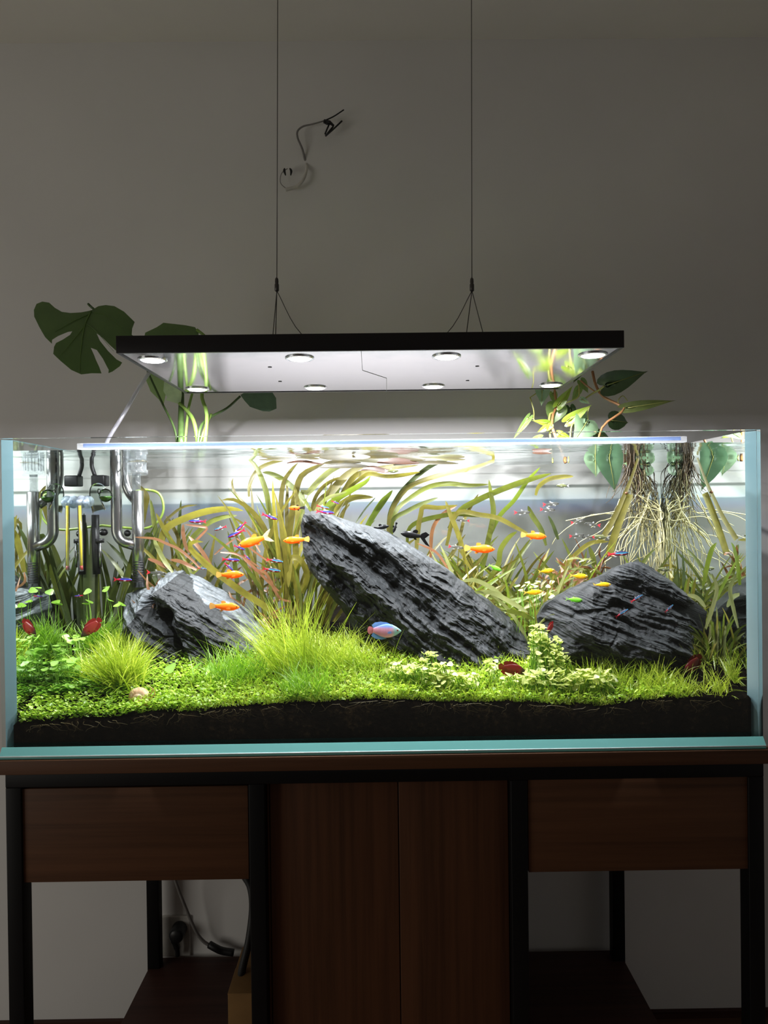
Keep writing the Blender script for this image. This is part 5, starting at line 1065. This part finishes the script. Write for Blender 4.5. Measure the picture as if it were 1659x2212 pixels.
def heart(base, tip, w, Y, mat, yt=0., fold=.35, droop=.25, roll=0.):
    """heart leaf from its petiole point to its tip (pixels); w = apparent width in pixels, Y / yt = depth of base / extra depth of the tip"""
    b = at(*base, Y); t = at(*tip, Y+yt); ax = t-b; L = np.linalg.norm(ax); ax /= L
    sd = np.cross(ax, [0, 1, 0]); sd /= np.linalg.norm(sd); nr = np.cross(sd, ax)
    sd, nr = sd*math.cos(roll)+nr*math.sin(roll), nr*math.cos(roll)-sd*math.sin(roll)
    out = HEART+[(x, -y) for x, y in HEART[::-1][1:]]
    W2 = w*mpp(Y); n = len(out); mb = MB(); V = []; rings = 5
    for k in range(1, rings+1):
        for x, y in out: V.append((.06+(x-.06)*k/rings, y*k/rings))
    V = np.array(V+[(.06, 0)]); h = -droop*(V[:, 0]**2)*L*.6+fold*np.abs(V[:, 1])*W2*.9-.25*np.maximum(np.abs(V[:, 1])-.3, 0)*W2+.0010*np.sin(V[:, 0]*22)*np.minimum(np.abs(V[:, 1])*6, 1)
    P = b+V[:, :1]*L*ax+V[:, 1:]*W2*sd-h[:, None]*nr*np.sign(nr[1]+1e-6)*1.0
    F = [(k*n+i, k*n+(i+1) % n, (k+1)*n+(i+1) % n, (k+1)*n+i) for k in range(rings-1) for i in range(n)]+[(i, (i+1) % n, rings*n) for i in range(n)]
    o = part('leaf', mb.add(P, F), PHM[mat], pd)
    q = np.linspace(0, 1, 8); mid = b+(.06+.9*q)[:, None]*L*ax-(-droop*((.06+.9*q)**2)*L*.6)[:, None]*nr*np.sign(nr[1]+1e-6)-np.array([0, .0009, 0])
    o2 = bpy.data.objects.new('midrib', mesh('midrib', tube(mid-wpos(o), np.linspace(.0009, .0003, 8), 5), PHM['y'])); COL.objects.link(o2); o2.parent = o
    return o
heart((1203, 876), (1191, 918), 48, .50, 'd'); heart((1204, 877), (1237, 835), 22, .47, 'l', -.02, .5); heart((1224, 911), (1277, 876), 25, .44, 'l', -.02)
heart((1171, 838), (1171, 872), 33, .475, 'm', -.02); heart((1143, 901), (1111, 947), 15, .46, 'd', -.02, .6); heart((1270, 907), (1248, 946), 62, .45, 'm', -.08, .2)
heart((1318, 908), (1364, 912), 42, .56, 'k', .04); heart((1306, 834), (1397, 802), 52, .44, 'k', -.03, .45); heart((1350, 882), (1458, 864), 24, .43, 'o', -.03, .6)
heart((1254, 822), (1272, 848), 20, .47, 'd'); heart((1251, 838), (1236, 866), 18, .50, 'd'); heart((1231, 880), (1241, 926), 24, .56, 'k'); heart((1185, 915), (1153, 908), 15, .46, 'l', -.02)
heart((1182, 922), (1160, 935), 14, .45, 'l'); heart((1190, 917), (1182, 932), 14, .44, 'l'); heart((1194, 848), (1200, 874), 18, .55, 'd'); heart((1255, 862), (1275, 872), 13, .45, 'm')
heart((1205, 936), (1240, 950), 16, .44, 'l'); heart((1170, 945), (1140, 952), 15, .44, 'd'); heart((1250, 800), (1240, 826), 20, .55, 'k'); heart((1285, 935), (1320, 948), 22, .5, 'k'); heart((1196, 820), (1170, 800), 20, .52, 'l')
heart((1285, 982), (1288, 1030), 50, .372, 'm', .006, .2, .1); heart((1312, 972), (1331, 1062), 60, .366, 'b', .012, .25, .15); heart((1405, 1004), (1348, 1001), 50, .374, 'm', .008, .3, .1)
for pts, r, k in (([(1222, 1000, .41), (1195, 930, .44), (1192, 915, .46), (1196, 890, .48), (1204, 876, .49), (1200, 858, .5), (1198, 840, .5), (1194, 790, .5)], .0034, 's'), ([(1196, 890, .48), (1186, 905, .47), (1194, 1000, .43)], .0026, 'y'),
                  ([(1280, 803, .50), (1287, 832, .47), (1303, 857, .45), (1333, 872, .44), (1349, 884, .43), (1322, 905, .43), (1300, 925, .43), (1280, 1000, .41)], .0032, 's'), ([(1145, 858, .47), (1153, 888, .47), (1154, 908, .46), (1170, 914, .46), (1187, 916, .46)], .0016, 'y'),
                  ([(1158, 850, .475), (1146, 858, .47)], .0013, 'y'), ([(1143, 902, .46), (1154, 906, .46)], .0012, 'y'), ([(1224, 911, .44), (1237, 912, .44), (1233, 930, .43), (1228, 1000, .41)], .0019, 'y'), ([(1270, 907, .45), (1270, 890, .45), (1274, 878, .45)], .0014, 'y'),
                  ([(1306, 834, .44), (1295, 842, .45), (1280, 850, .46), (1262, 862, .46)], .0026, 'y'), ([(1250, 828, .47), (1251, 845, .46), (1246, 860, .46), (1206, 876, .47)], .0018, 'y'), ([(1349, 884, .43), (1335, 868, .44), (1345, 855, .44), (1356, 866, .44)], .0012, 'y'), ([(1254, 822, .47), (1270, 835, .46), (1288, 848, .46)], .0022, 's')):
    part('stem', tube(crom([at(a, b, y) for a, b, y in pts], 18), np.linspace(r, r*.7, 18), 8), PHM[k], pd)
# roots hanging into the water
RD = leafmat('dark_root', (.10, .065, .03), (.05, .03, .015), .1); RP = leafmat('pale_root', (.85, .80, .48), (.66, .62, .28), .3); RO = leafmat('olive_root', (.30, .27, .12), (.18, .15, .06), .2)
rb = thing('hanging_roots', tuple(at(1362, 975, .38)), 'bundle of brown and cream roots hanging into the water at the back right corner', 'roots')
def root(p0, L, a, wig, r, cols, n=16, gy=0.0):
    p = np.array(p0, float); P = [p.copy()]
    for i in range(n):
        a += rng.normal(0, wig); a *= .96
        p = p+np.array([math.sin(a), rng.normal(gy, .25), -math.cos(a)])*L/n
        p[1] = np.clip(p[1], .22, HB); p[0] = np.clip(p[0], -.5, .582); P.append(p.copy())
    P = crom(P, n*2); P[:, 0] = np.minimum(P[:, 0], .583); rr_ = np.linspace(r, r*.45, n*2)
    return P, rr_
core = at(1364, 985, .385)
mb = MB()
for i in range(70):
    P, q = root(core+[rng.normal(0, .009), rng.normal(-.006, .008), .02*rng.random()-.012], rng.uniform(.05, .13), rng.normal(.1, .28), .16, rng.uniform(.0008, .0016), None, 12); tube(P, q, 4, mb, cap=False)
part('dark_root_mass', mb, RD, rb, kind='stuff')
mb = MB()
for i in range(50):
    P, q = root(core+[rng.normal(.012, .012), rng.normal(-.006, .008), -.03-.03*rng.random()], rng.uniform(.08, .16), rng.normal(.25, .3), .15, rng.uniform(.0006, .0011), None, 14); tube(P, q, 4, mb, cap=False)
part('fine_root_mass', mb, RO, rb, kind='stuff')
for i in range(46):
    P, q = root(core+[rng.normal(.030, .022), rng.normal(-.008, .01), -.075-.05*rng.random()], rng.uniform(.12, .28), rng.normal(.0, .6), .20, rng.uniform(.0009, .0015), None, 16, -.03); part('pale_root', tube(P, q, 5, cap=False), RP, rb)
for pts in ([(1390, 1095), (1440, 1110), (1425, 1125), (1380, 1118), (1350, 1122), (1330, 1160), (1318, 1185)], [(1452, 1150), (1420, 1180), (1395, 1200), (1370, 1210), (1362, 1220)], [(1380, 1130), (1350, 1160), (1340, 1190)], [(1400, 1090), (1420, 1130), (1438, 1160), (1450, 1220), (1458, 1250)],
            [(1360, 1100), (1300, 1110), (1245, 1120), (1222, 1125)], [(1400, 1140), (1415, 1190), (1430, 1240), (1438, 1260)]):
    part('pale_root', tube(np.minimum(crom([at(a, b, .345) for a, b in pts], 26), [.583, 1, 1]), np.linspace(.0013, .0007, 26), 5, cap=False), RP, rb)

for o in bpy.data.objects:                     # everything above was measured from the tank base
    if o.parent is None and o.name not in ('camera', 'room_light'): o.location.z += Z0
